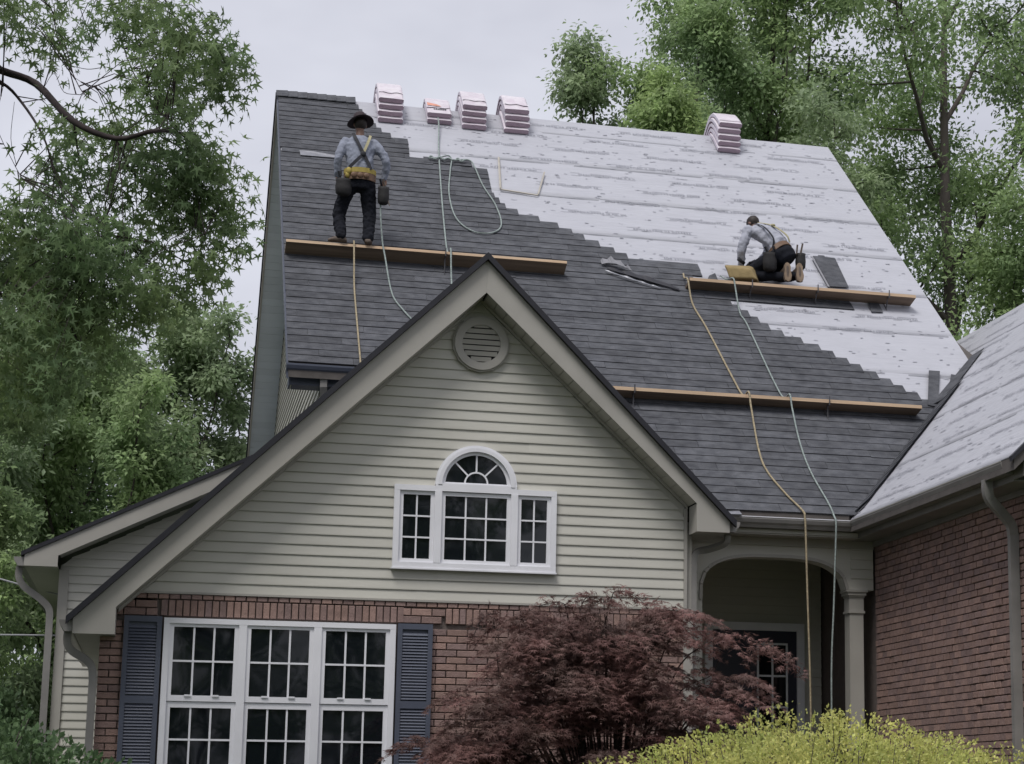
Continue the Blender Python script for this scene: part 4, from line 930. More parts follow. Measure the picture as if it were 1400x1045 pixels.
ribbon('torn_felt', 'black torn felt strip slanting across shingles to the plank end', [(5.18, 22.86, .01), (5.45, 22.77, .02), (5.75, 22.67, .02), (6.04, 22.56, .01)], [.05, .10, .11, .04], 'drip', .008)
ribbon('torn_felt', 'pale folded felt edge along the underside of the black strip', [(5.14, 22.80, .02), (5.4, 22.69, .025), (5.62, 22.61, .02), (5.80, 22.56, .01)], [.02, .035, .03, .015], 'flash', .006)
ribbon('torn_felt', 'crumpled grey felt scrap at the upper end of the black strip', [(5.12, 22.95, .02), (5.24, 22.94, .06), (5.38, 22.89, .05), (5.50, 22.83, .02)], [.10, .12, .09, .03], 'shingle_back', .02)
# open frame of three battens
def batten(p0, p1, mt, label, w=.010):
    d = MB().tube([p0, p1], [w*1.2, w*1.2], 4).build('batten', mt); tag(d, label, 'batten', 'battens of the open frame on the underlayment')
batten(RP(4.135, 25.03, .03), RP(4.055, 24.335, .03), 'stick', 'pale batten rising from the open frame toward the ridge bundles', .012)
batten(RP(4.05, 24.315, .03), RP(4.545, 24.255, .03), 'stick', 'batten lying across the foot of the open frame')
batten(RP(4.55, 24.275, .03), RP(4.72, 24.76, .045), 'stick', 'pale slanting batten at the right of the open frame')
# foam kneeling pad
fp = MB(); c0 = [(6.68, 22.50, 8.09), (7.04, 22.45, 8.09), (7.16, 22.74, 8.10), (6.82, 22.80, 8.12)]; c1 = [(6.64, 22.54, 8.26), (6.94, 22.47, 8.22), (7.10, 22.78, 8.36), (6.72, 22.88, 8.37)]
fp.hexa([Vector(p) for p in c0], [Vector(p) for p in c1]); o = fp.build('foam_pad', 'foam'); tag(o, 'tan foam block beside the kneeling worker', 'foam pad')
bv = o.modifiers.new('bevel', 'BEVEL'); bv.width = .03; bv.segments = 3
lying('loose_shingle', 'small bent shingle scrap left of the foam pad', 'shingle', [(6.44, 22.74, 0), (6.60, 22.73, .03), (6.58, 22.86, .06), (6.50, 22.84, .03)], 'shingle', .03)

# --- ropes
def rope(label, pts, mt, r=.011, group=None, n=8):
    o = MB().tube(smoothpath(pts, n), r*.92, 6).build('rope', mt, None, True); tag(o, label, 'rope', group); return o
G_ = 'safety ropes hanging down the roof'
rope('straw coloured rope hanging from the long plank below the standing worker', [(2.0, 22.56, 8.17), (1.995, 22.47, 8.16), (1.99, 22.30, 7.85), RP(1.985, 22.12, .05), RP(1.98, 21.5, .04), RP(1.975, 20.95, .045), (1.97, 20.86, 6.27)], 'rope_y', .012, G_)
rope('grey green rope trailing from the standing worker\'s belt over the plank', [(2.30, 22.52, 8.80), (2.30, 22.49, 8.55), (2.33, 22.46, 8.20), (2.36, 22.40, 8.0), RP(2.42, 22.1, .05), RP(2.52, 21.85, .04), RP(2.66, 21.62, .04), RP(2.8, 21.45, .04)], 'rope_g', .011, G_)
rope('grey green rope hanging from the short bundle stack', [Vector((3.37, 25.62, 10.97)), RP(3.365, 25.55, .09), RP(3.33, 25.2, .035), RP(3.285, 24.7, .035), RP(3.22, 23.8, .035), RP(3.17, 22.95, .06), (3.16, 22.56, 8.185), (3.158, 22.47, 8.15), (3.15, 22.3, 7.75), RP(3.14, 22.0, .04), RP(3.14, 21.75, .04)], 'rope_g', .012, G_)
rope('grey green rope knotted at the course end and looping down the shingles', [RP(3.16, 24.83, .05), RP(3.30, 24.86, .06), RP(3.42, 24.90, .07), RP(3.46, 24.84, .05), RP(3.415, 24.6, .04), RP(3.34, 24.1, .04), RP(3.37, 23.62, .04), RP(3.55, 23.38, .04), RP(3.80, 23.38, .04), RP(3.945, 23.56, .04), RP(3.93, 23.95, .04), RP(3.82, 24.35, .04), RP(3.76, 24.72, .05), RP(3.70, 24.86, .06), RP(3.50, 24.84, .05)], 'rope_g', .011, G_)
rope('bunched grey green rope end lying on the top course by the knot', [RP(3.15+.04*i, 24.845+.025*math.sin(i*2.1), .045+.02*abs(math.sin(i*1.4))) for i in range(14)], 'rope_g', .013, G_)
rope('straw coloured rope running from the upper plank to the porch gutter and down', [RP(6.17, 22.86, .05), (6.13, 22.62, 8.08), (6.12, 22.42, 8.0), RP(6.14, 22.3, .05), RP(6.21, 21.9, .035), RP(6.29, 21.1, .04), (6.31, 20.70, 6.20), (6.31, 20.47, 6.19), (6.31, 20.38, 6.0), RP(6.27, 20.0, .04), RP(6.27, 19.7, .035), RP(6.38, 19.4, .035), RP(6.49, 19.16, .05), (6.50, 19.08, 4.56), (6.505, 19.07, 4.4), (6.52, 19.07, 3.8), (6.55, 19.07, 2.6), (6.55, 19.07, 1.2)], 'rope_y', .0125, G_)
rope('grey green rope from the upper plank, past the lowest plank, to the porch', [RP(6.66, 22.86, .06), (6.68, 22.60, 8.10), (6.70, 22.39, 8.06), (6.71, 22.33, 7.92), RP(6.72, 22.2, .05), RP(6.76, 22.0, .035), RP(6.79, 21.1, .04), (6.80, 20.70, 6.20), (6.80, 20.47, 6.19), (6.80, 20.38, 6.0), RP(6.79, 20.1, .04), RP(6.78, 19.7, .035), RP(6.83, 19.3, .035), (6.84, 19.12, 4.60), (6.84, 19.06, 4.5), (6.83, 19.07, 4.1), (6.81, 19.07, 3.6), (6.785, 19.07, 3.1), (6.78, 19.07, 2.5), (6.80, 19.07, 1.2)], 'rope_g', .011, G_)

# ================================================================== people
def skinned(mb, name, mt, parent, vox=.011, sm=4, disp=0.0, dsc=.12):
    o = mb.build(name, mt, parent, True)
    r = o.modifiers.new('remesh', 'REMESH'); r.mode = 'VOXEL'; r.voxel_size = vox; r.use_smooth_shade = True
    s = o.modifiers.new('smooth', 'SMOOTH'); s.iterations = sm; s.factor = .5
    if disp:
        t = bpy.data.textures.new(name+'_folds', 'CLOUDS'); t.noise_scale = dsc; t.noise_depth = 2
        d = o.modifiers.new('folds', 'DISPLACE'); d.texture = t; d.strength = disp; d.mid_level = .5; d.texture_coords = 'LOCAL'
    return o
def limb(mb, pts, rs, seg=10):
    P = [Vector(p) for p in pts]; mb.tube(smoothpath(P, 4), list(np.interp(np.linspace(0, len(P)-1, (len(P)-1)*4+1), range(len(P)), rs)), seg)
    mb.ball(P[0], rs[0]); mb.ball(P[-1], rs[-1])
def hand(mb, wrist, palm_dir, thumb_dir, curl_dir):
    w, d, t, c = Vector(wrist), Vector(palm_dir).normalized(), Vector(thumb_dir).normalized(), Vector(curl_dir).normalized()
    mb.loft([(w, t*.026, c*.018), (w+d*.04, t*.04, c*.017), (w+d*.085, t*.042, c*.015)], 10)
    for i, l_ in enumerate((.062, .072, .068, .052)):
        b0 = w+d*.08+t*(.030-.020*i); b1 = b0+d*l_*.45+c*.008; b2 = b1+d*l_*.30+c*.022; b3 = b2+d*l_*.10+c*.024
        mb.tube([b0, b1, b2, b3], [.0095, .009, .0085, .007], 6)
    b0 = w+d*.03+t*.03; mb.tube([b0, b0+t*.028+d*.03, b0+t*.030+d*.055+c*.012], [.012, .0105, .009], 6)
def headmesh(mb, c, R, s=1.0):
    c = Vector(c)
    mb.ball(c+R @ Vector((0, -.005, .02))*s, .074*s, .092*s, .088*s, R)
    mb.ball(c+R @ Vector((0, .022, -.045))*s, .056*s, .062*s, .062*s, R)
    mb.ball(c+R @ Vector((0, .090, -.012))*s, .013*s, .018*s, .022*s, R)           # nose
    mb.ball(c+R @ Vector((0, .072, -.058))*s, .026*s, .014*s, .010*s, R)           # mouth
    mb.ball(c+R @ Vector((0, .070, -.088))*s, .024*s, .02*s, .016*s, R)            # chin
    for sg in (-1, 1):
        mb.ball(c+R @ Vector((sg*.074, -.005, -.005))*s, .010*s, .020*s, .031*s, R)  # ears
        mb.ball(c+R @ Vector((sg*.030, .078, .020))*s, .022*s, .012*s, .008*s, R)   # brows
def eyes(parent, c, R):
    c = Vector(c); e = MB()
    for sg in (-1, 1): e.ball(c+R @ Vector((sg*.030, .076, .004)), .011, .011, .009, R)
    return e

# ---------- standing worker, seen from behind
W1 = thing('person', 'worker in grey long sleeved shirt and wide brimmed hat standing on the plank', 'person', (2.03, 22.60, 8.13), 'roofers at work')
R1 = Matrix.Rotation(rad(8), 3, 'Z') @ Matrix.Rotation(rad(-12), 3, 'X'); hc = (2.03, 22.70, 9.655)
body = MB()
headmesh(body, hc, R1)
body.loft([((2.03, 22.66, 9.44), (.06, 0, 0), (0, .055, 0)), ((2.03, 22.68, 9.53), (.052, 0, 0), (0, .052, .0)), ((2.03, 22.70, 9.62), (.05, 0, 0), (0, .05, 0))])
body.loft([((2.04, 22.60, 8.86), (.14, 0, 0), (0, .10, 0)), ((2.04, 22.61, 9.05), (.135, 0, 0), (0, .095, 0)), ((2.03, 22.64, 9.28), (.155, 0, 0), (0, .105, 0)), ((2.03, 22.66, 9.42), (.15, 0, 0), (0, .09, 0)), ((2.03, 22.66, 9.47), (.07, 0, 0), (0, .06, 0))])
armL = [(1.86, 22.66, 9.41), (1.775, 22.60, 9.19), (1.785, 22.68, 8.99)]; armR = [(2.21, 22.66, 9.41), (2.345, 22.60, 9.21), (2.345, 22.68, 9.0)]
legL = [(1.94, 22.60, 8.87), (1.825, 22.74, 8.57), (1.845, 22.60, 8.22)]; legR = [(2.13, 22.60, 8.87), (2.175, 22.66, 8.54), (2.165, 22.59, 8.21)]
for a in (armL, armR): limb(body, a, [.045, .036, .026])
for l_ in (legL, legR): limb(body, l_, [.072, .05, .038])
hand(body, armL[2], (.02, .03, -1), (.5, .6, 0), (1, -.2, 0)); hand(body, armR[2], (-.02, .03, -1), (-.5, .6, 0), (-1, -.2, 0))
skinned(body, 'body', 'skin', W1, .010, 3)
eyes(W1, hc, R1).build('eyes', 'hair', W1)
hr = MB(); hr.ball(Vector(hc)+R1 @ Vector((0, -.016, .012)), .079, .088, .082, R1); hr.build('hair', 'hair', W1, True)
sh = MB()
sh.loft([((2.04, 22.60, 8.96), (.165, 0, 0), (0, .125, 0)), ((2.04, 22.61, 9.06), (.158, 0, 0), (0, .118, 0)), ((2.03, 22.63, 9.22), (.172, 0, 0), (0, .125, 0)), ((2.03, 22.65, 9.36), (.185, 0, 0), (0, .118, 0)), ((2.03, 22.66, 9.44), (.16, 0, 0), (0, .095, 0)), ((2.03, 22.67, 9.50), (.075, 0, 0), (0, .07, 0))], 14)
for a in (armL, armR): limb(sh, a, [.068, .054, .042])
skinned(sh, 'shirt', 'shirt1', W1, .010, 4, .034, .075)
tr = MB(); tr.loft([((2.04, 22.60, 8.80), (.155, 0, 0), (0, .12, 0)), ((2.04, 22.60, 8.90), (.165, 0, 0), (0, .13, 0)), ((2.04, 22.60, 8.99), (.155, 0, 0), (0, .12, 0))], 14)
limb(tr, legL, [.102, .08, .068]); limb(tr, legR, [.102, .08, .068]); skinned(tr, 'trousers', 'pants', W1, .010, 3, .04, .06)
for l_, toe in ((legL, (-.115, .03, 0)), (legR, (.02, .12, 0))):
    b = MB(); a = Vector(l_[2]); t = Vector(toe); n = t.normalized(); sd_ = Vector((-n.y, n.x, 0)); pz = 8.135
    b.loft([(Vector((a.x, a.y, pz+.02))-n*.07, sd_*.03, Vector((0, 0, .02))), (Vector((a.x, a.y, pz+.04))-n*.04, sd_*.042, Vector((0, 0, .045))), (Vector((a.x, a.y, pz+.045))+n*.02, sd_*.043, Vector((0, 0, .048))), (Vector((a.x, a.y, pz+.035))+n*.10, sd_*.045, Vector((0, 0, .032))), (Vector((a.x, a.y, pz+.025))+n*.155, sd_*.03, Vector((0, 0, .02)))], 12)
    b.tube([a+Vector((0, 0, -.06)), a+Vector((0, 0, .04))], [.05, .05], 10); bt = skinned(b, 'boot', 'boot', W1, .009, 2)
hb = MB(); hz = Vector(hc)+R1 @ Vector((0, -.008, .055)); N_ = 24; brim = []
RH = R1 @ Matrix.Rotation(rad(-6), 3, 'Y')
for rr, dz in ((.078, .012), (.11, .004), (.15, -.010), (.162, -.018)): brim.append([hz+RH @ Vector((rr*math.cos(2*math.pi*k/N_), rr*1.08*math.sin(2*math.pi*k/N_), dz-.012*math.cos(4*math.pi*k/N_)*rr/.15)) for k in range(N_)])
lowb = [[p-Vector((0, 0, .005)) for p in r] for r in brim]
R_ = brim+lowb[::-1]; hb.add([p for r in R_ for p in r], [(i*N_+k, i*N_+(k+1) % N_, (i+1)*N_+(k+1) % N_, (i+1)*N_+k) for i in range(len(R_)-1) for k in range(N_)])
crown = [[hz+RH @ Vector((rr*math.cos(2*math.pi*k/N_), rr*1.12*math.sin(2*math.pi*k/N_), dz-(.012*math.cos(2*math.pi*k/N_)**2*0 if dz < .09 else 0))) for k in range(N_)] for rr, dz in ((.083, .0), (.082, .03), (.076, .07), (.066, .095), (.045, .108), (.015, .100))]
hb.add([p for r in crown for p in r], [(i*N_+k, i*N_+(k+1) % N_, (i+1)*N_+(k+1) % N_, (i+1)*N_+k) for i in range(len(crown)-1) for k in range(N_)]+[tuple((len(crown)-1)*N_+k for k in range(N_))])
HT = hb.build('hat', 'hat', W1, True)
bd = MB(); bd.loft([(hz+RH @ Vector((0, 0, .012)), RH @ Vector((.0845, 0, 0)), RH @ Vector((0, .0945, 0))), (hz+RH @ Vector((0, 0, .034)), RH @ Vector((.084, 0, 0)), RH @ Vector((0, .094, 0)))], 24); bd.build('hat_band', 'strap', HT, True)
def band(name, mt, parent, c, a, b, z0, z1, t=.012, tilt=0.0, seg=24):
    m = MB(); N = seg; rg = []
    for (zz, k) in ((z0, 1), (z0, 1+t*8), (z1, 1+t*8), (z1, 1)):
        rg.append([Vector((c[0]+a*k*math.cos(2*math.pi*i/N), c[1]+b*k*math.sin(2*math.pi*i/N), zz+tilt*math.cos(2*math.pi*i/N))) for i in range(N)])
    m.add([p for r in rg for p in r], [(((j) % 4)*N+i, ((j) % 4)*N+(i+1) % N, ((j+1) % 4)*N+(i+1) % N, ((j+1) % 4)*N+i) for j in range(4) for i in range(N)])
    return m.build(name, mt, parent, False)
TB = band('tool_belt', 'leather', W1, (2.04, 22.60), .175, .138, 8.90, 8.985)
band('back_pad', 'yellow', TB, (2.04, 22.60), .172, .135, 8.986, 9.045, .016)
for k in range(3): 
    m = MB(); x = 1.955+k*.075; m.ball((x, 22.452, 8.945), .036, .018, .036); m.build('belt_pocket', 'leather', TB, True)
m = MB(); m.ball((1.90, 22.49, 9.0), .035, .028, .05); m.ball((1.885, 22.50, 8.95), .03, .028, .04); m.build('tape_roll', 'yellow', TB, True)
def pouch(parent, c, s, mt='pouch', rot=0.0):
    m = MB(); R = Matrix.Rotation(rot, 3, 'Y'); c = Vector(c)
    for (z_, w, d) in ((0,) * 3,): pass
    m.loft([(c+R @ Vector((0, 0, -.5*s[2])), R @ Vector((.32*s[0], 0, 0)), Vector((0, .38*s[1], 0))), (c+R @ Vector((0, 0, -.4*s[2])), R @ Vector((.46*s[0], 0, 0)), Vector((0, .5*s[1], 0))), (c, R @ Vector((.5*s[0], 0, 0)), Vector((0, .55*s[1], 0))), (c+R @ Vector((0, 0, .35*s[2])), R @ Vector((.46*s[0], 0, 0)), Vector((0, .45*s[1], 0))), (c+R @ Vector((0, 0, .5*s[2])), R @ Vector((.5*s[0], 0, 0)), Vector((0, .5*s[1], 0)))], 12)
    o = m.build('pouch', mt, parent, True); return o
pl_ = pouch(W1, (1.845, 22.53, 8.80), (.20, .13, .20)); 
t_ = MB(); t_.tube([(1.80, 22.52, 8.90), (1.775, 22.50, 8.99)], [.012, .012], 6); t_.tube([(1.86, 22.52, 8.90), (1.87, 22.50, 8.97)], [.01, .013], 6); t_.build('tool', 'strap', pl_)
p2 = pouch(W1, (2.325, 22.55, 8.74), (.14, .12, .21), 'pouch'); t_ = MB(); t_.tube([(2.35, 22.52, 8.80), (2.31, 22.50, 8.93)], [.012, .010], 6); t_.tube([(2.37, 22.53, 8.70), (2.40, 22.51, 8.61)], [.008, .005], 6); t_.build('hammer_handle', 'boot', p2)
sr = MB(); sr.tube([(2.32, 22.55, 8.80), (2.27, 22.48, 8.93)], [.014, .014], 5); sr.build('belt_strap', 'strap', p2)
def strapline(parent, pts, mt, w=.022, t=.006, name='harness_strap', nrm=(0, -1, 0)):
    P = smoothpath(pts, 4); n = len(P); m = MB(); nn = Vector(nrm).normalized(); vs = []
    for i, p in enumerate(P):
        d = (P[min(i+1, n-1)]-P[max(i-1, 0)]).normalized(); s_ = d.cross(nn).normalized()*w
        vs += [p-s_, p+s_, p+s_+nn*t, p-s_+nn*t]
    m.add(vs, [(i*4+k, i*4+(k+1) % 4, (i+1)*4+(k+1) % 4, (i+1)*4+k) for i in range(n-1) for k in range(4)]+[(0, 1, 2, 3), tuple(4*n-4+k for k in (3, 2, 1, 0))])
    return m.build(name, mt, parent)
strapline(W1, [(1.94, 22.60, 9.515), (1.96, 22.545, 9.45), (2.00, 22.515, 9.36), (2.06, 22.495, 9.24), (2.12, 22.485, 9.12), (2.16, 22.475, 9.03)], 'strap', .019)
strapline(W1, [(1.90, 22.478, 9.04), (1.98, 22.478, 9.13), (2.06, 22.489, 9.22)], 'strap', .019)
strapline(W1, [(2.15, 22.60, 9.50), (2.13, 22.545, 9.43), (2.10, 22.515, 9.34), (2.06, 22.492, 9.23)], 'strap_y', .016)
m = MB(); m.ball((2.06, 22.484, 9.225), .035, .014, .035); m.build('harness_ring', 'strap', W1, True)

W1.location = Vector(W1.location)+Vector((0, -.075, .028))

# ---------- kneeling worker
W2 = thing('person', 'worker in pale shirt kneeling on the plank, bent over his work', 'person', (7.45, 22.55, 8.08), 'roofers at work')
R2 = Matrix.Rotation(rad(25), 3, 'Z') @ Matrix.Rotation(rad(-50), 3, 'X'); hc2 = (7.135, 22.95, 8.965)
body = MB(); headmesh(body, hc2, R2)
PEL, WAI, CHE, SHO, NEK = Vector((7.42, 22.62, 8.50)), Vector((7.37, 22.66, 8.64)), Vector((7.265, 22.77, 8.79)), Vector((7.16, 22.87, 8.875)), Vector((7.145, 22.91, 8.91))
ax = (SHO-PEL).normalized(); sdv = Vector((.93, .33, .12)); sdv = (sdv-ax*sdv.dot(ax)).normalized(); frv = ax.cross(sdv)
body.loft([(NEK-ax*.05, sdv*.05, frv*.05), (Vector(hc2), sdv*.045, frv*.045)])
body.loft([(PEL, sdv*.14, frv*.11), (WAI, sdv*.13, frv*.10), (CHE, sdv*.15, frv*.105), (SHO, sdv*.14, frv*.085), (NEK, sdv*.06, frv*.06)])
shL, shR = SHO-sdv*.165, SHO+sdv*.165
armL = [shL, Vector((6.935, 22.78, 8.58)), Vector((6.95, 22.88, 8.40))]; armR = [shR, Vector((7.36, 23.06, 8.62)), Vector((7.12, 23.02, 8.42))]
hipL, hipR = PEL-sdv*.085, PEL+sdv*.085
legL = [hipL, Vector((7.05, 22.80, 8.26)), Vector((7.40, 22.56, 8.18))]; legR = [hipR, Vector((7.44, 22.86, 8.28)), Vector((7.585, 22.54, 8.20))]
for a in (armL, armR): limb(body, a, [.045, .036, .026])
for l_ in (legL, legR): limb(body, l_, [.07, .05, .038])
hand(body, armL[2], (.25, .4, -.8), (.8, -.1, .2), (.5, .2, -.6)); hand(body, armR[2], (-.7, .2, -.6), (.1, -.9, 0), (-.3, .1, -.8))
skinned(body, 'body', 'skin', W2, .010, 3)
eyes(W2, hc2, R2).build('eyes', 'hair', W2)
hr = MB(); hr.ball(Vector(hc2)+R2 @ Vector((0, -.014, .022)), .082, .095, .088, R2); hr.build('hair', 'hair', W2, True)
sh = MB(); sh.loft([(PEL+ax*.05, sdv*.155, frv*.125), (WAI, sdv*.155, frv*.12), (CHE, sdv*.18, frv*.125), (SHO-ax*.02, sdv*.185, frv*.11), (NEK-ax*.01, sdv*.085, frv*.08)], 14)
limb(sh, armL, [.072, .060, .046]); limb(sh, armR, [.072, .060, .046]); skinned(sh, 'shirt', 'shirt2', W2, .010, 4, .034, .075)
tr = MB(); tr.loft([(PEL-ax*.14, sdv*.12, frv*.10), (PEL-ax*.05, sdv*.165, frv*.14), (PEL+ax*.06, sdv*.16, frv*.13)], 14); limb(tr, legL, [.105, .08, .06]); limb(tr, legR, [.105, .08, .06]); skinned(tr, 'trousers', 'pants', W2, .012, 3, .02, .08)
for (x, y, z_), mt2 in (((7.445, 22.49, 8.10), 'boot'), ((7.60, 22.47, 8.10), 'boot')):
    b = MB(); p = Vector((x, y, z_)); u = Vector((.0, .18, 1)).normalized()
    b.loft([(p+u*.0, Vector((.042, 0, 0)), Vector((0, .028, 0))), (p+u*.05, Vector((.05, 0, 0)), Vector((0, .04, 0))), (p+u*.13, Vector((.043, 0, 0)), Vector((0, .05, 0))), (p+u*.20, Vector((.042, 0, 0)), Vector((0, .05, 0))), (p+u*.245, Vector((.03, 0, 0)), Vector((0, .035, 0)))], 12)
    b.tube([p+u*.17+Vector((0, .01, 0)), p+u*.17+Vector((-.02, .12, -.03))], [.048, .05], 10)
    bt = skinned(b, 'boot', 'boot', W2, .009, 2)
    so = MB(); q = [p+u*t_+Vector((w_, -.047+.010*(t_ < .03), 0)) for t_, w_ in ((-.005, 0), (.02, .04), (.08, .05), (.15, .038), (.21, .042), (.25, .022), (.26, 0), (.25, -.022), (.21, -.042), (.15, -.038), (.08, -.05), (.02, -.04))]
    so.prism(q, (0, .012, 0)); so.build('boot_sole', 'sole', bt)
bl = MB(); N_ = 20; C0 = PEL+ax*.05; rg = []
for dz, k in ((-.035, 1.0), (-.035, 1.1), (.035, 1.1), (.035, 1.0)): rg.append([C0+ax*dz+sdv*.165*k*math.cos(2*math.pi*i/N_)+frv*.135*k*math.sin(2*math.pi*i/N_) for i in range(N_)])
bl.add([p for r in rg for p in r], [((j % 4)*N_+i, (j % 4)*N_+(i+1) % N_, ((j+1) % 4)*N_+(i+1) % N_, ((j+1) % 4)*N_+i) for j in range(4) for i in range(N_)])
TB2 = bl.build('tool_belt', 'leather', W2)
bk = -frv if frv.z < 0 else frv
strapline(W2, [NEK+bk*.075+sdv*.02, CHE+bk*.135+sdv*.02, WAI+bk*.135+sdv*.08, PEL+ax*.06+bk*.13+sdv*.12], 'strap_y', .016, nrm=bk)
strapline(W2, [NEK+bk*.075-sdv*.06, CHE+bk*.125-sdv*.13, WAI+bk*.10-sdv*.14, PEL+ax*.06+bk*.05-sdv*.16], 'strap', .013, nrm=bk)
m = MB(); m.ball(CHE+bk*.14+sdv*.03, .032, .03, .02); m.build('harness_ring', 'strap_y', W2, True)
pw = pouch(W2, (7.235, 22.56, 8.36), (.19, .14, .23)); t_ = MB(); t_.tube([(7.20, 22.52, 8.46), (7.15, 22.50, 8.54)], [.014, .014], 6); t_.tube([(7.26, 22.52, 8.46), (7.27, 22.50, 8.56)], [.012, .012], 6); t_.build('tool', 'strap', pw)
p3 = pouch(W2, (7.645, 22.56, 8.40), (.14, .12, .20), 'pouch'); t_ = MB(); t_.tube([(7.63, 22.52, 8.47), (7.655, 22.50, 8.62)], [.013, .012], 6); t_.tube([(7.58, 22.52, 8.48), (7.585, 22.50, 8.60)], [.010, .012], 6); t_.build('hammer_handle', 'boot', p3)
gun = MB(); gun.loft([((7.00, 22.84, 8.33), (.03, 0, 0), (0, .03, 0)), ((7.06, 22.88, 8.40), (.035, 0, 0), (0, .04, 0)), ((7.10, 22.92, 8.45), (.03, 0, 0), (0, .03, 0))], 8); gun.tube([(7.05, 22.84, 8.40), (7.11, 22.78, 8.43)], [.02, .018], 8); gun.tube([(6.98, 22.84, 8.40), (6.89, 22.80, 8.44)], [.022, .026], 8)
o = gun.build('nail_gun', 'strap', None, True); tag(o, 'black nail gun in the kneeling worker\'s hand above the foam pad', 'nail gun')

# ================================================================== trees and shrubs
def leaf_mesh(name, pos, axis, nrm, size, shape, tris, mt, parent, fold=0.0):
    N = len(pos)
    axis = axis/np.linalg.norm(axis, axis=1, keepdims=True)
    nrm = nrm-axis*np.sum(nrm*axis, axis=1, keepdims=True); nrm = nrm/np.maximum(np.linalg.norm(nrm, axis=1, keepdims=True), 1e-6)
    lat = np.cross(axis, nrm); sh = np.array(shape, float); K = len(sh)
    V = pos[:, None, :]+size[:, None, None]*(lat[:, None, :]*sh[None, :, 0, None]+axis[:, None, :]*sh[None, :, 1, None]+nrm[:, None, :]*sh[None, :, 2, None])
    V = V.reshape(-1, 3); T = np.array(tris, np.int32); F = (T[None]+(np.arange(N)*K)[:, None, None]).reshape(-1, 3)
    me = bpy.data.meshes.new(name); me.vertices.add(len(V)); me.vertices.foreach_set('co', V.ravel().astype(np.float32))
    me.loops.add(F.size); me.loops.foreach_set('vertex_index', F.ravel().astype(np.int32)); me.polygons.add(len(F))
    me.polygons.foreach_set('loop_start', np.arange(0, F.size, 3, dtype=np.int32)); me.polygons.foreach_set('loop_total', np.full(len(F), 3, np.int32))
    at = me.attributes.new('rnd', 'FLOAT', 'FACE'); at.data.foreach_set('value', np.repeat(RNG.random(N), len(T)).astype(np.float32))
    me.materials.append(M[mt]); me.update(calc_edges=True)
    return obj(name, me, parent)
RHOMB = ([(0, 0, 0), (.24, .45, .05), (0, 1, -.08), (-.24, .45, .05)], [(0, 1, 2), (0, 2, 3)])
BUSH = ([(0, 0, 0), (.32, .5, .05), (0, 1, -.06), (-.32, .5, .05)], [(0, 1, 2), (0, 2, 3)])
OVAL = ([(0, 0, 0), (.30, .3, .04), (.26, .7, .02), (0, 1, -.05), (-.26, .7, .02), (-.30, .3, .04)], [(0, 1, 2), (0, 2, 3), (0, 3, 4), (0, 4, 5)])
def star(lobes, inner, narrow=False):
    v = [(0, 0, 0)]; t = []
    n = len(lobes)
    for i, (a, l_) in enumerate(lobes):
        ar = rad(a); v.append((math.sin(ar)*l_, math.cos(ar)*l_, -.12*l_))
    for i in range(n-1):
        am = rad((lobes[i][0]+lobes[i+1][0])/2); v.append((math.sin(am)*inner, math.cos(am)*inner, .03))
    v.append((math.sin(rad(lobes[0][0]-24))*inner*.8, math.cos(rad(lobes[0][0]-24))*inner*.8, 0)); v.append((math.sin(rad(lobes[-1][0]+24))*inner*.8, math.cos(rad(lobes[-1][0]+24))*inner*.8, 0))
    for i in range(n):
        l0 = n+i if i > 0 else 2*n; r0_ = n+1+i if i < n-1 else 2*n+1
        t += [(0, l0, 1+i), (0, 1+i, r0_)]
    return v, t
STAR = star([(-125, .44), (-64, .56), (0, .66), (64, .56), (125, .44)], .165)
MAPLE = star([(-100, .42), (-58, .60), (-20, .72), (20, .72), (58, .60), (100, .42)], .13)
def rv(n): return RNG.normal(size=(n, 3))

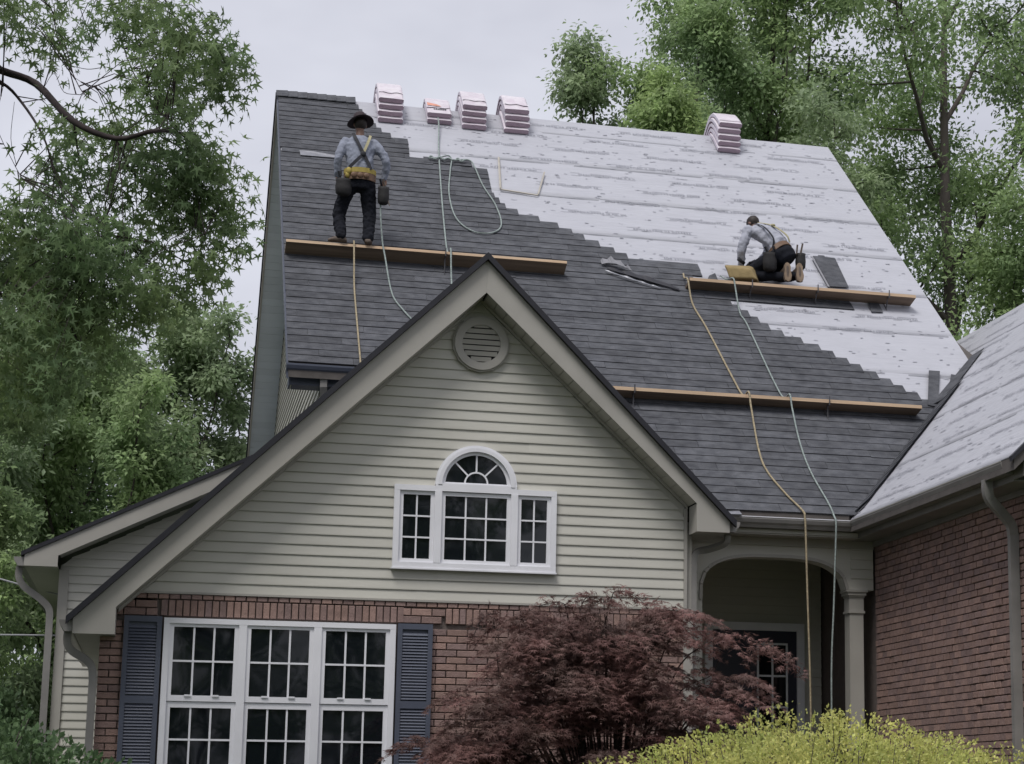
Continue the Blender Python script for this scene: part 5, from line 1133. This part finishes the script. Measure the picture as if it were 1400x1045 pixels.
def grow(base, h, spread, seed, first=.28, nl=11, r0=.16, lean=(0, 0), fork=False, top=1.0):
    rs = np.random.default_rng(seed); base = np.array(base, float); T = []; cl = []
    n = 9; tr = [base+np.array([lean[0]*t*h+.12*h*.1*math.sin(t*5+seed), lean[1]*t*h+.1*h*.1*math.sin(t*4+seed*2), h*.93*t]) for t in np.linspace(0, 1, n)]
    T.append((tr, list(np.linspace(r0, .02, n))))
    def at(t): f = t*(n-1); i = min(int(f), n-2); return tr[i]+(tr[i+1]-tr[i])*(f-i)
    for i in range(nl):
        t = first+(1-first)*(i+.3)/nl; s = at(t); azi = i*2.4+rs.uniform(-.5, .5); e = rad(25+45*t+rs.uniform(-8, 8))
        prof = math.sin(math.pi*min(max((t-first*.55)/(1.12-first*.55), 0), 1))**.7
        ln = spread*(.35+.75*prof)*rs.uniform(.8, 1.15); d = np.array([math.cos(azi)*math.cos(e), math.sin(azi)*math.cos(e), math.sin(e)])
        pts = [s]; dd = d.copy()
        for k in range(5): dd = dd+np.array([0, 0, .10])+rs.normal(size=3)*.13; dd /= np.linalg.norm(dd); pts.append(pts[-1]+dd*ln/5*1.15)
        rl = r0*(1-t*.8)*.5; T.append((pts, list(np.linspace(rl, .012, 6))))
        for j in range(7):
            q = .25+.75*j/6; f = q*5; a = min(int(f), 4); p = pts[a]+(pts[a+1]-pts[a])*(f-a)
            d2 = dd*.5+rs.normal(size=3)*np.array([.8, .8, .45]); d2 /= np.linalg.norm(d2); l2 = ln*(.42-.12*q)*rs.uniform(.8, 1.3)
            p1 = p+d2*l2*.5; d2 = d2+np.array([0, 0, .15])+rs.normal(size=3)*.2; p2 = p1+d2/np.linalg.norm(d2)*l2*.5
            T.append(([p, p1, p2], [rl*.35+.006, rl*.2+.005, .005]))
            for m_ in range(5):
                c = p+(p2-p)*rs.uniform(.35, 1.05)+rs.normal(size=3)*np.array([.3, .3, .2])*spread*.12; cl.append((c, rs.uniform(.5, 1.2)))
    for m_ in range(8): cl.append((tr[-1]+rs.normal(size=3)*np.array([.35, .35, .3])*spread*.3, 1.0))
    return T, cl
def tree(label, base, h, spread, seed, nleaf, mt, size=.14, name='tree', cat='tree', group=None, zmin=-1, bark='bark', sig=.092, **kw):
    b0 = (base[0], base[1], ground_z(base[0], base[1])-.05)
    root = thing(name, label, cat, (b0[0], b0[1], b0[2]+.05), group)
    T, cl = grow(b0, h, spread, seed, **kw); m = MB()
    for pts, r in T: m.tube(pts, r, 6 if r[0] > .05 else 4, cap=False)
    m.build('trunk', bark, root, True)
    C = np.array([c for c, w in cl]); W = np.array([w for c, w in cl]); W = W/W.sum()
    nleaf = int(nleaf*1.35); idx = RNG.choice(len(C), nleaf, p=W); s = spread*sig
    P = C[idx]+rv(nleaf)*np.array([s, s, s*.75]); keep = P[:, 2] > zmin; P = P[keep]; n = len(P)
    out = P-C[idx][keep]; out /= np.maximum(np.linalg.norm(out, axis=1, keepdims=True), 1e-6)
    axis = out*.6+rv(n)*.5+np.array([0, 0, -.35]); nr = rv(n)*.55+np.array([0, 0, 1.0])+out*.5
    leaf_mesh('crown', P, axis, nr, RNG.uniform(.6, 1.3, n)*size*.84, *RHOMB, mt, root)
    return root
GR = 'tall trees behind the house'
tree('light green tree showing just above the bare ridge', (8.75, 33.5), 14.6, 1.75, 5, 22000, 'leafB', .14, group=GR, zmin=8, nl=12)
tree('loose crowned tree whose tip stands left of the others above the ridge', (8.7, 39), 17.4, 2.1, 12, 20000, 'leafC', .15, group=GR, zmin=9, nl=11)
tree('tall mid green tree rising behind the middle of the bare roof', (12.3, 38), 21.5, 3.1, 21, 46000, 'leafA', .16, group=GR, zmin=7, nl=14, r0=.26)
tree('tall forked tree with pale trunk behind the right rake', (15.4, 35.5), 22.5, 3.3, 33, 46000, 'leafA', .15, group=GR, zmin=6, nl=14, r0=.26)
tree('broad tree standing over the right wing ridge', (19.0, 37), 23, 4.0, 41, 50000, 'leafC', .16, group=GR, zmin=6, nl=14, r0=.28)
tree('dark leaved tree far behind the others, between the tall trunks', (14.6, 46), 20, 4.0, 52, 30000, 'leafC', .19, group=GR, zmin=7, nl=12)
tree('slender tree stepping up between the loose tip and the tall trees', (10.3, 37.5), 18.6, 2.1, 15, 24000, 'leafA', .15, group=GR, zmin=8, nl=12)
tree('low bushy tree just behind the right wing ridge', (15.6, 31.5), 12.2, 2.4, 61, 24000, 'leafA', .14, group=GR, zmin=5, nl=11)
tree('young tree filling the gap under the tall trees by the rake', (11.6, 33), 13.0, 2.1, 66, 22000, 'leafC', .14, group=GR, zmin=6, nl=11)
GL = 'trees beyond the low left wing'
tree('grey green tree close beside the tall gable end', (.5, 37), 9.5, 1.9, 71, 34000, 'leafC', .15, name='tree', group=GL, nl=13, first=.15)
tree('dark green tree behind the low left roof', (-1.7, 35), 7.9, 2.0, 78, 30000, 'leafA', .14, group=GL, nl=12, first=.12)
tree('leaning thin trunked tree left of the low wing', (-3.3, 33), 8.0, 2.0, 83, 22000, 'leafC', .14, group=GL, nl=11, first=.2, lean=(.10, 0))
tree('taller tree far beyond the low wing', (-2.6, 46), 10.6, 3.0, 88, 30000, 'leafA', .19, group=GL, nl=12, first=.12)
tree('bushy young tree standing behind the low wing gutter', (-2.75, 28.5), 5.2, 1.3, 92, 16000, 'leafA', .12, group=GL, nl=11, first=.08)
tree('slim young tree just behind the low wing roof', (-.6, 32.2), 6.6, 1.5, 97, 18000, 'leafA', .13, group=GL, nl=11, first=.1)
tree('spreading tree further left beyond the cables', (-6.8, 36), 11, 2.8, 121, 22000, 'leafA', .16, group=GL, nl=12, first=.12)
tree('outermost tree at the left beyond the cables', (-10.5, 33), 10, 2.8, 127, 20000, 'leafC', .16, group=GL, nl=12, first=.12)
# trees across the street, seen as reflections in the glass, plus an added sky-blocking row
GS = 'trees across the street'
tree('round street tree opposite the triple window', (1.5, -21), 12, 4.5, 101, 10000, 'leafA', .34, group=GS, nl=12, first=.12)
tree('broad tall street tree opposite the arched window', (9, -23), 16, 5, 103, 11000, 'leafC', .36, group=GS, nl=13, first=.12)
tree('tall street tree between the round and the broad one', (5.2, -25), 15, 4.2, 109, 9000, 'leafC', .36, group=GS, nl=12, first=.1)
for _i, (_x, _y, _h) in enumerate(((-24, -24, 14), (-17, -21, 13), (-10.5, -25, 15), (-4.5, -22, 13), (23, -25, 15), (30, -22, 14))):  # unseen row added to block low sky and darken porch and eaves
    tree(('tall', 'low', 'wide', 'slim', 'bushy', 'outermost')[_i]+' unseen street tree in a row added to block low sky', (_x, _y), _h, 4.6, 131+_i, 5500, 'leafC' if _i % 2 else 'leafA', .42, group=GS, nl=12, first=.1)
tree('narrow street tree opposite the porch', (16, -22), 14, 4.2, 107, 8000, 'leafA', .34, group=GS, nl=12, first=.12)

# --- sweetgum hanging into view at the left: traced limbs, star leaves
BLOBS=[
(-1.32,14.25,7.35,0.16,0.09,1.00),(-1.03,14.53,7.29,0.22,0.18,0.45),(-0.95,15.54,7.86,0.18,0.12,0.50),(-0.45,15.15,7.70,0.36,0.22,1.00),(-0.10,14.27,7.29,0.28,0.28,1.20),(0.13,14.88,7.41,0.22,0.22,1.10),(0.32,14.96,7.31,0.13,0.11,1.00),(-0.30,14.39,7.00,0.20,0.19,1.00),(-0.11,15.42,7.23,0.13,0.16,1.00),(0.03,14.30,6.55,0.20,0.19,1.10),(0.18,14.80,6.40,0.24,0.28,1.30),(0.31,15.03,6.15,0.20,0.26,1.30),(-0.01,14.88,6.20,0.29,0.28,1.20),(-0.32,15.16,6.43,0.27,0.24,1.00),(-0.60,15.43,6.83,0.20,0.14,0.80),(-0.93,15.82,7.00,0.22,0.16,0.60),(-1.03,14.61,6.34,0.23,0.23,0.60),(-0.74,15.27,6.40,0.30,0.20,0.80),(-0.51,15.35,6.18,0.26,0.22,0.90),(-1.00,14.63,5.80,0.38,0.26,1.30),(-0.60,14.10,5.54,0.35,0.24,1.30),(-1.23,15.85,5.78,0.35,0.31,1.40),(-0.76,14.64,5.34,0.38,0.26,1.40),(-0.40,14.67,5.44,0.24,0.21,1.10),(-0.24,15.71,5.97,0.18,0.18,0.70),(-0.26,15.15,5.34,0.15,0.14,0.90),(0.19,14.95,5.67,0.09,0.11,0.70),(-0.08,15.49,5.59,0.10,0.08,0.50),(-1.07,14.15,4.92,0.31,0.24,1.30),(-0.78,15.37,5.15,0.32,0.22,1.20),(-1.12,14.77,4.68,0.29,0.23,1.20),(-0.76,14.26,4.59,0.28,0.19,0.90),(-1.19,15.29,4.44,0.20,0.18,0.70),(-0.52,15.78,5.26,0.22,0.16,0.70),]
LIMBS=[
([(-1.73,14.82,7.18),(-1.42,14.97,7.12),(-1.16,15.12,7.09),(-0.83,14.37,6.56),(-0.50,14.22,6.40),(-0.21,14.07,6.44),(0.04,15.72,6.96),(0.22,15.87,6.75)],0.055),
([(-1.75,15.08,7.16),(-1.44,15.23,7.12),(-1.28,15.38,7.02),(-1.04,14.63,6.49),(-0.94,14.48,6.16)],0.030),
([(-1.68,14.88,7.86),(-1.14,15.03,7.75),(-1.04,15.18,7.55),(-0.88,14.43,7.01),(-0.77,14.28,6.76),(-0.65,14.13,6.63)],0.012),
([(-0.84,15.15,8.21),(-0.66,15.30,7.92),(-0.58,15.45,7.74),(-0.44,14.70,7.13),(-0.23,14.55,6.77),(-0.12,14.40,6.64)],0.020),
([(-0.39,15.13,8.26),(-0.20,15.28,7.91),(-0.01,15.43,7.74),(0.27,14.68,7.23)],0.025),
([(-0.90,14.83,7.16),(-0.78,14.98,7.20),(-0.68,15.13,7.28)],0.006),
([(-1.04,15.20,7.56),(-0.89,15.35,7.51),(-0.77,15.50,7.56)],0.006),
([(-0.89,15.09,7.17),(-0.78,15.24,7.16),(-0.71,15.39,7.23)],0.005),
([(-1.68,15.11,6.12),(-1.37,15.26,6.06),(-1.10,15.41,5.95),(-0.88,14.66,5.58),(-0.65,14.51,5.35)],0.035),
([(-0.87,15.19,6.84),(-0.81,15.34,6.57),(-0.68,15.49,6.20),(-0.53,14.74,5.76)],0.020),
([(-0.53,14.96,6.65),(-0.38,15.11,6.41),(-0.12,15.26,6.24),(0.17,14.51,5.81)],0.020),
([(-1.65,15.16,5.50),(-1.34,15.31,5.44),(-1.01,15.46,5.33),(-0.69,14.71,4.94)],0.030),
([(-1.61,15.23,4.94),(-1.30,15.38,4.88),(-1.03,15.53,4.76),(-0.82,14.78,4.45)],0.025),
([(-1.37,14.76,6.91),(-1.41,14.91,6.66),(-1.29,15.06,6.43),(-1.15,14.31,6.06)],0.006),
([(-1.32,15.21,6.96),(-1.34,15.36,6.71),(-1.30,15.51,6.55)],0.005),
([(-1.09,14.94,7.00),(-1.03,15.09,7.18),(-0.96,15.24,7.09),(-0.79,14.49,6.81)],0.005),
]

for _i in range(26):
    BLOBS.append((random.uniform(-4.6, -1.9), 15+random.uniform(-1.2, 1.2), random.uniform(4.6, 9.2), .55, .45, 1.1))
root = thing('sweetgum_tree', 'sweetgum with star shaped leaves reaching in from beside the house', 'tree', (-5.2, 15.0, ground_z(-5.2, 15)))
m = MB(); bt0 = Vector((-5.2, 15.0, .6))
m.tube(smoothpath([bt0, (-5.15, 15.05, 3), (-5.0, 14.95, 6), (-4.8, 15, 9), (-4.6, 15.1, 12)], 4), list(np.linspace(.28, .10, 17)), 10)
for pts, r in LIMBS:
    p0 = Vector(pts[0])
    if r >= .02 and p0.x < -1.45:
        P = [Vector((-5.05, 15.0, min(max(p0.z-1.0, 2.2), 9))), (Vector((-5.05, 15.0, min(max(p0.z-1.0, 2.2), 9)))+p0)/2+Vector((0, 0, .25))]+[Vector(p) for p in pts]
    else: P = [Vector(p) for p in pts]
    sp = smoothpath(P, 4); m.tube(sp, list(np.linspace(r*(1.5 if p0.x < -1.45 and r >= .02 else .7)*.55, max(r*.15, .003), len(sp))), 6)
sites = [Vector(p) for pts, r in LIMBS for p in smoothpath(pts, 4)]+[Vector((x_, 15, z_)) for x_ in (-4.6, -3.6, -2.6) for z_ in (4.5, 5.8, 7.2, 8.6)]
PP = []; AA = []; rs = np.random.default_rng(4)
for bx_, by_, bz_, rx, rz, dn in BLOBS:
    nt_ = int(9*dn*max(rx*rz/.08, .5)); nt_ = min(max(int(nt_*1.45), 4 if dn < .7 else 7), 36)
    near = min(sites, key=lambda s: (s-Vector((bx_, by_, bz_))).length)
    near3 = sorted(sites, key=lambda s: (s-Vector((bx_, by_, bz_))).length)[:14]
    for _ in range(nt_):
        near = near3[int(rs.integers(0, len(near3)))]
        d = rs.normal(size=3); d /= np.linalg.norm(d); q = rs.random()**.45
        e = np.array([bx_, by_, bz_])+d*q*np.array([rx*.9, .5, rz*.9])
        mid = (np.array(near)+e)/2+np.array([0, 0, .10])
        m.tube([near, Vector(mid), Vector(e)], [.005, .0035, .002], 4, cap=False)
        k = int(rs.integers(26, 42))
        off = rs.normal(size=(k, 3))*np.array([.11, .11, .10])+np.array([0, 0, -.05]); PP.append(e+off); AA.append(off)
m.build('trunk', 'darkbark', root, True)
P = np.concatenate(PP); A = np.concatenate(AA); n = len(P)
leaf_mesh('crown', P, A*3+rv(n)*.35+np.array([0, 0, -1.0]), rv(n)*1.0+np.array([0, -.1, .55]), RNG.uniform(.5, 1.2, n)*.108, *STAR, 'gumleaf', root)

# --- Japanese maple in front of the porch
root = thing('japanese_maple', 'burgundy Japanese maple with layered feathery leaves before the porch', 'tree', (3.75, 16.6, .75))
m = MB(); rs = np.random.default_rng(9); bs = Vector((3.75, 16.6, .7)); PP = []; AA = []; NN = []
MC = np.array([3.94, 16.6, .75])
SIL = [(2.05, 1.7), (2.3, 2.45), (2.55, 2.9), (2.8, 3.15), (3.2, 3.28), (3.6, 3.42), (3.9, 3.56), (4.2, 3.45), (4.6, 3.2), (4.9, 3.0), (5.05, 2.75), (5.2, 2.4), (5.4, 2.3), (5.5, 2.0)]
def topz(x): return float(np.interp(x, [p[0] for p in SIL], [p[1] for p in SIL]))
CT = np.array([3.85, 16.6, 1.0])
def spray(c, out, r, droop, dens=900):
    k = int(dens*r*r*rs.uniform(.8, 1.2))+10; th = rs.uniform(0, 2*math.pi, k); rr = r*np.sqrt(rs.random(k))
    lp = np.stack([rr*np.cos(th)*1.15, rr*np.sin(th), -.35*rr**2/r+rs.normal(size=k)*.008], 1)
    lp[:, 2] -= droop*(lp[:, :2] @ out[:2]); PP.append(c+lp)
    AA.append(np.stack([np.cos(th), np.sin(th), np.full(k, -.6)], 1)+out*.8); NN.append(np.stack([.3*np.cos(th), .3*np.sin(th)-.25, np.full(k, 1.0)], 1))
for i in range(128):                                  # boughs: each an arching branch carrying a fan of drooping sprays
    x = 2.1+3.35*((i*.618) % 1.0); T_ = topz(x); lev = (.15+.85*rs.random()**.7); z_ = 1.0+(T_-1.0)*lev
    hx = (x-3.85)/1.75; dep = 1.2*math.sqrt(max(1-hx*hx, .05))*math.sqrt(max(1-((z_-.9)/(T_-.85))**2, .02))
    side = -1 if rs.random() < .74 else 1; f_ = rs.choice([1.06, 1.0, .9, .78], p=[.2, .4, .25, .15])
    end = CT+(np.array([x, 16.6+side*dep, z_])-CT)*f_
    out = np.array([end[0]-3.85, (end[1]-16.6)*1.2, 0]); out /= max(np.linalg.norm(out), .2)
    mid = CT+(end-CT)*np.array([.55, .55, .72])+np.array([0, 0, .16]); path = smoothpath([Vector(CT+out*.12), Vector(mid), Vector(end)], 6)
    m.tube(path, list(np.linspace(.012, .003, len(path))), 5, cap=False); side_v = np.array([-out[1], out[0], 0]); dr = rs.uniform(.2, .55)
    for q, t in enumerate((.66, .78, .90, 1.0)):
        c = np.array(path[min(int(t*(len(path)-1)), len(path)-1)])
        for sg in (-1, 1):
            spray(c+side_v*sg*rs.uniform(.04, .20)*(1.15-t*.4)+np.array([0, 0, rs.normal()*.03-.02]), out, rs.uniform(.10, .20), dr, 1250)
    spray(end+out*.10+np.array([0, 0, -.05]), out, rs.uniform(.10, .16), dr+.3, 1250)
for i in range(95):                                   # inner foliage
    x = rs.uniform(2.5, 5.1); T_ = topz(x); c = np.array([3.85+(x-3.85)*.8, 16.6+rs.uniform(-.55, .5), rs.uniform(1.2, max(T_-.45, 1.4))])
    out = np.array([c[0]-3.85, -.6, 0]); out /= np.linalg.norm(out); spray(c, out, rs.uniform(.16, .28), .5, 800)
for q in range(6):
    t = q*1.05; m.tube(smoothpath([bs+Vector((.05*math.cos(t), .05*math.sin(t), 0)), bs+Vector((.2*math.cos(t), .2*math.sin(t), .6)), bs+Vector((.42*math.cos(t), .30*math.sin(t), 1.2)), bs+Vector((.7*math.cos(t+.2), .45*math.sin(t+.2), 1.7))], 4), list(np.linspace(.04, .007, 13)), 6)
# a few fine shoots rising past the siding
for sx, sz, tx in ((3.85, 3.42, .25), (3.35, 3.30, -.35), (4.25, 3.25, .3), (2.95, 3.12, -.3), (4.9, 3.05, .35), (3.6, 3.36, -.1), (5.15, 2.95, .3), (2.75, 3.18, -.15)):
    p = [Vector((sx-tx*.6, 16.5, sz-.55)), Vector((sx-tx*.2, 16.45, sz-.1)), Vector((sx, 16.4, sz)), Vector((sx+tx*.7, 16.35, sz-.06)), Vector((sx+tx*1.2, 16.3, sz-.22))]
    sp = smoothpath(p, 5); m.tube(sp, .004, 4, cap=False)
    for q in sp[4:]:
        k = 7; PP.append(np.array(q)+rs.normal(size=(k, 3))*np.array([.05, .05, .03])); d = np.tile(np.array([tx, -.3, -.35]), (k, 1))+rs.normal(size=(k, 3))*.5; AA.append(d); NN.append(np.tile(np.array([0, -.2, 1.0]), (k, 1)))
m.build('trunk', 'darkbark', root, True)
P = np.concatenate(PP); A = np.concatenate(AA); Nn = np.concatenate(NN); n = len(P)
leaf_mesh('crown', P, A+rv(n)*.3, Nn+rv(n)*.3, RNG.uniform(.7, 1.25, n)*.082, *MAPLE, 'mapleleaf', root)

# --- shrubs
def shrub(name, label, c, R, H, n, mt, size, seed, shoots=60, shape=BUSH, lump=.16, twig='bark'):
    root = thing(name, label, 'shrub', (c[0], c[1], ground_z(c[0], c[1]))); rs = np.random.default_rng(seed); gz0 = ground_z(c[0], c[1])
    u = rs.uniform(0, 2*np.pi, n); v_ = np.sqrt(rs.uniform(0, 1, n)); q = 1-np.abs(rs.normal(size=n))*.12
    f = 1+lump*(np.sin(u*5+seed)*np.sin(v_*7+1)+.6*np.sin(u*11+2)*np.sin(v_*13))
    s = np.sin(v_*np.pi/2); P = np.stack([c[0]+R[0]*s*np.cos(u)*q*f, c[1]+R[1]*s*np.sin(u)*q*f, gz0+H*np.cos(v_*np.pi/2)**.75*q*(1+.5*(f-1))], 1)
    out = P-np.array([c[0], c[1], gz0+H*.3]); out /= np.linalg.norm(out, axis=1, keepdims=True)
    AX_ = out*.7+rs.normal(size=(n, 3))*.55+np.array([0, 0, .25]); NR = out+rs.normal(size=(n, 3))*.6
    m = MB(); PS = [P]; AS = [AX_]; NS = [NR]
    for k in range(shoots):
        uu, vv = rs.uniform(0, 2*np.pi), math.sqrt(rs.uniform(0, .75)); sn = math.sin(vv*math.pi/2)
        b = np.array([c[0]+R[0]*sn*math.cos(uu), c[1]+R[1]*sn*math.sin(uu), gz0+H*math.cos(vv*math.pi/2)**.75]); d = np.array([.35*math.cos(uu)*sn+rs.normal()*.15, .35*math.sin(uu)*sn+rs.normal()*.15, 1.0]); d /= np.linalg.norm(d); l_ = rs.uniform(.03, .12)
        m.tube([Vector(b-d*.15), Vector(b+d*l_)], [.004, .002], 4, cap=False); kk = int(rs.integers(12, 22)); t = rs.random(kk)
        pp = b+d*(t*l_*1.15)[:, None]; PS.append(pp); AS.append(rs.normal(size=(kk, 3))*.7+d*.6); NS.append(rs.normal(size=(kk, 3))*.5+np.array([0, 0, .8]))
    for k in range(26):
        uu = k*2.4; sn = rs.uniform(.2, .85); e = Vector((c[0]+R[0]*sn*math.cos(uu)*.9, c[1]+R[1]*sn*math.sin(uu)*.9, gz0+H*math.sqrt(max(1-sn*sn, .05))*.9)); m.tube([Vector((c[0], c[1], gz0-.02)), (Vector((c[0], c[1], gz0))+e)/2+Vector((0, 0, .1)), e], [.02, .012, .005], 5, cap=False)
    tag(m.build('stems', twig, root, True), kind='stuff'); P = np.concatenate(PS); n = len(P)
    leaf_mesh('foliage', P, np.concatenate(AS), np.concatenate(NS), rs.uniform(.7, 1.3, n)*size, *shape, mt, root); return root
shrub('golden_shrub', 'golden yellow green mounded shrub in front of the porch', (4.55, 13.0), (1.8, 1.3), 1.43, 68000, 'goldleaf', .028, 3, 260)
shrub('golden_shrub', 'smaller light green shoots of a shrub beside the golden mound', (5.95, 13.1), (.75, .6), 1.22, 18000, 'goldleaf', .028, 8, 80)
shrub('dark_shrub', 'dark green clipped shrub at the foot of the low wing', (-1.15, 11.2), (1.15, .9), 1.47, 34000, 'bushleaf', .042, 5, 70)
shrub('dark_shrub', 'leafy green shrub behind the clipped one, under the cables', (-1.75, 19.5), (.75, .8), 2.0, 20000, 'bushleaf', .06, 6, 60)

# --- utility cables arriving at the low wing
for z_, lb in ((4.85, 'upper thin utility cable running to the low wing'), (3.72, 'lower thin utility cable running to the low wing')):
    o = MB().tube(smoothpath([(-14, 29.5, z_+1.1), (-8, 28.2, z_+.2), (-4, 27.4, z_+.02), (-1.20, 26.8, z_+(.0 if z_ < 4.3 else -.62))], 5), .011, 5).build('utility_cable', 'wire'); tag(o, lb, 'cable')
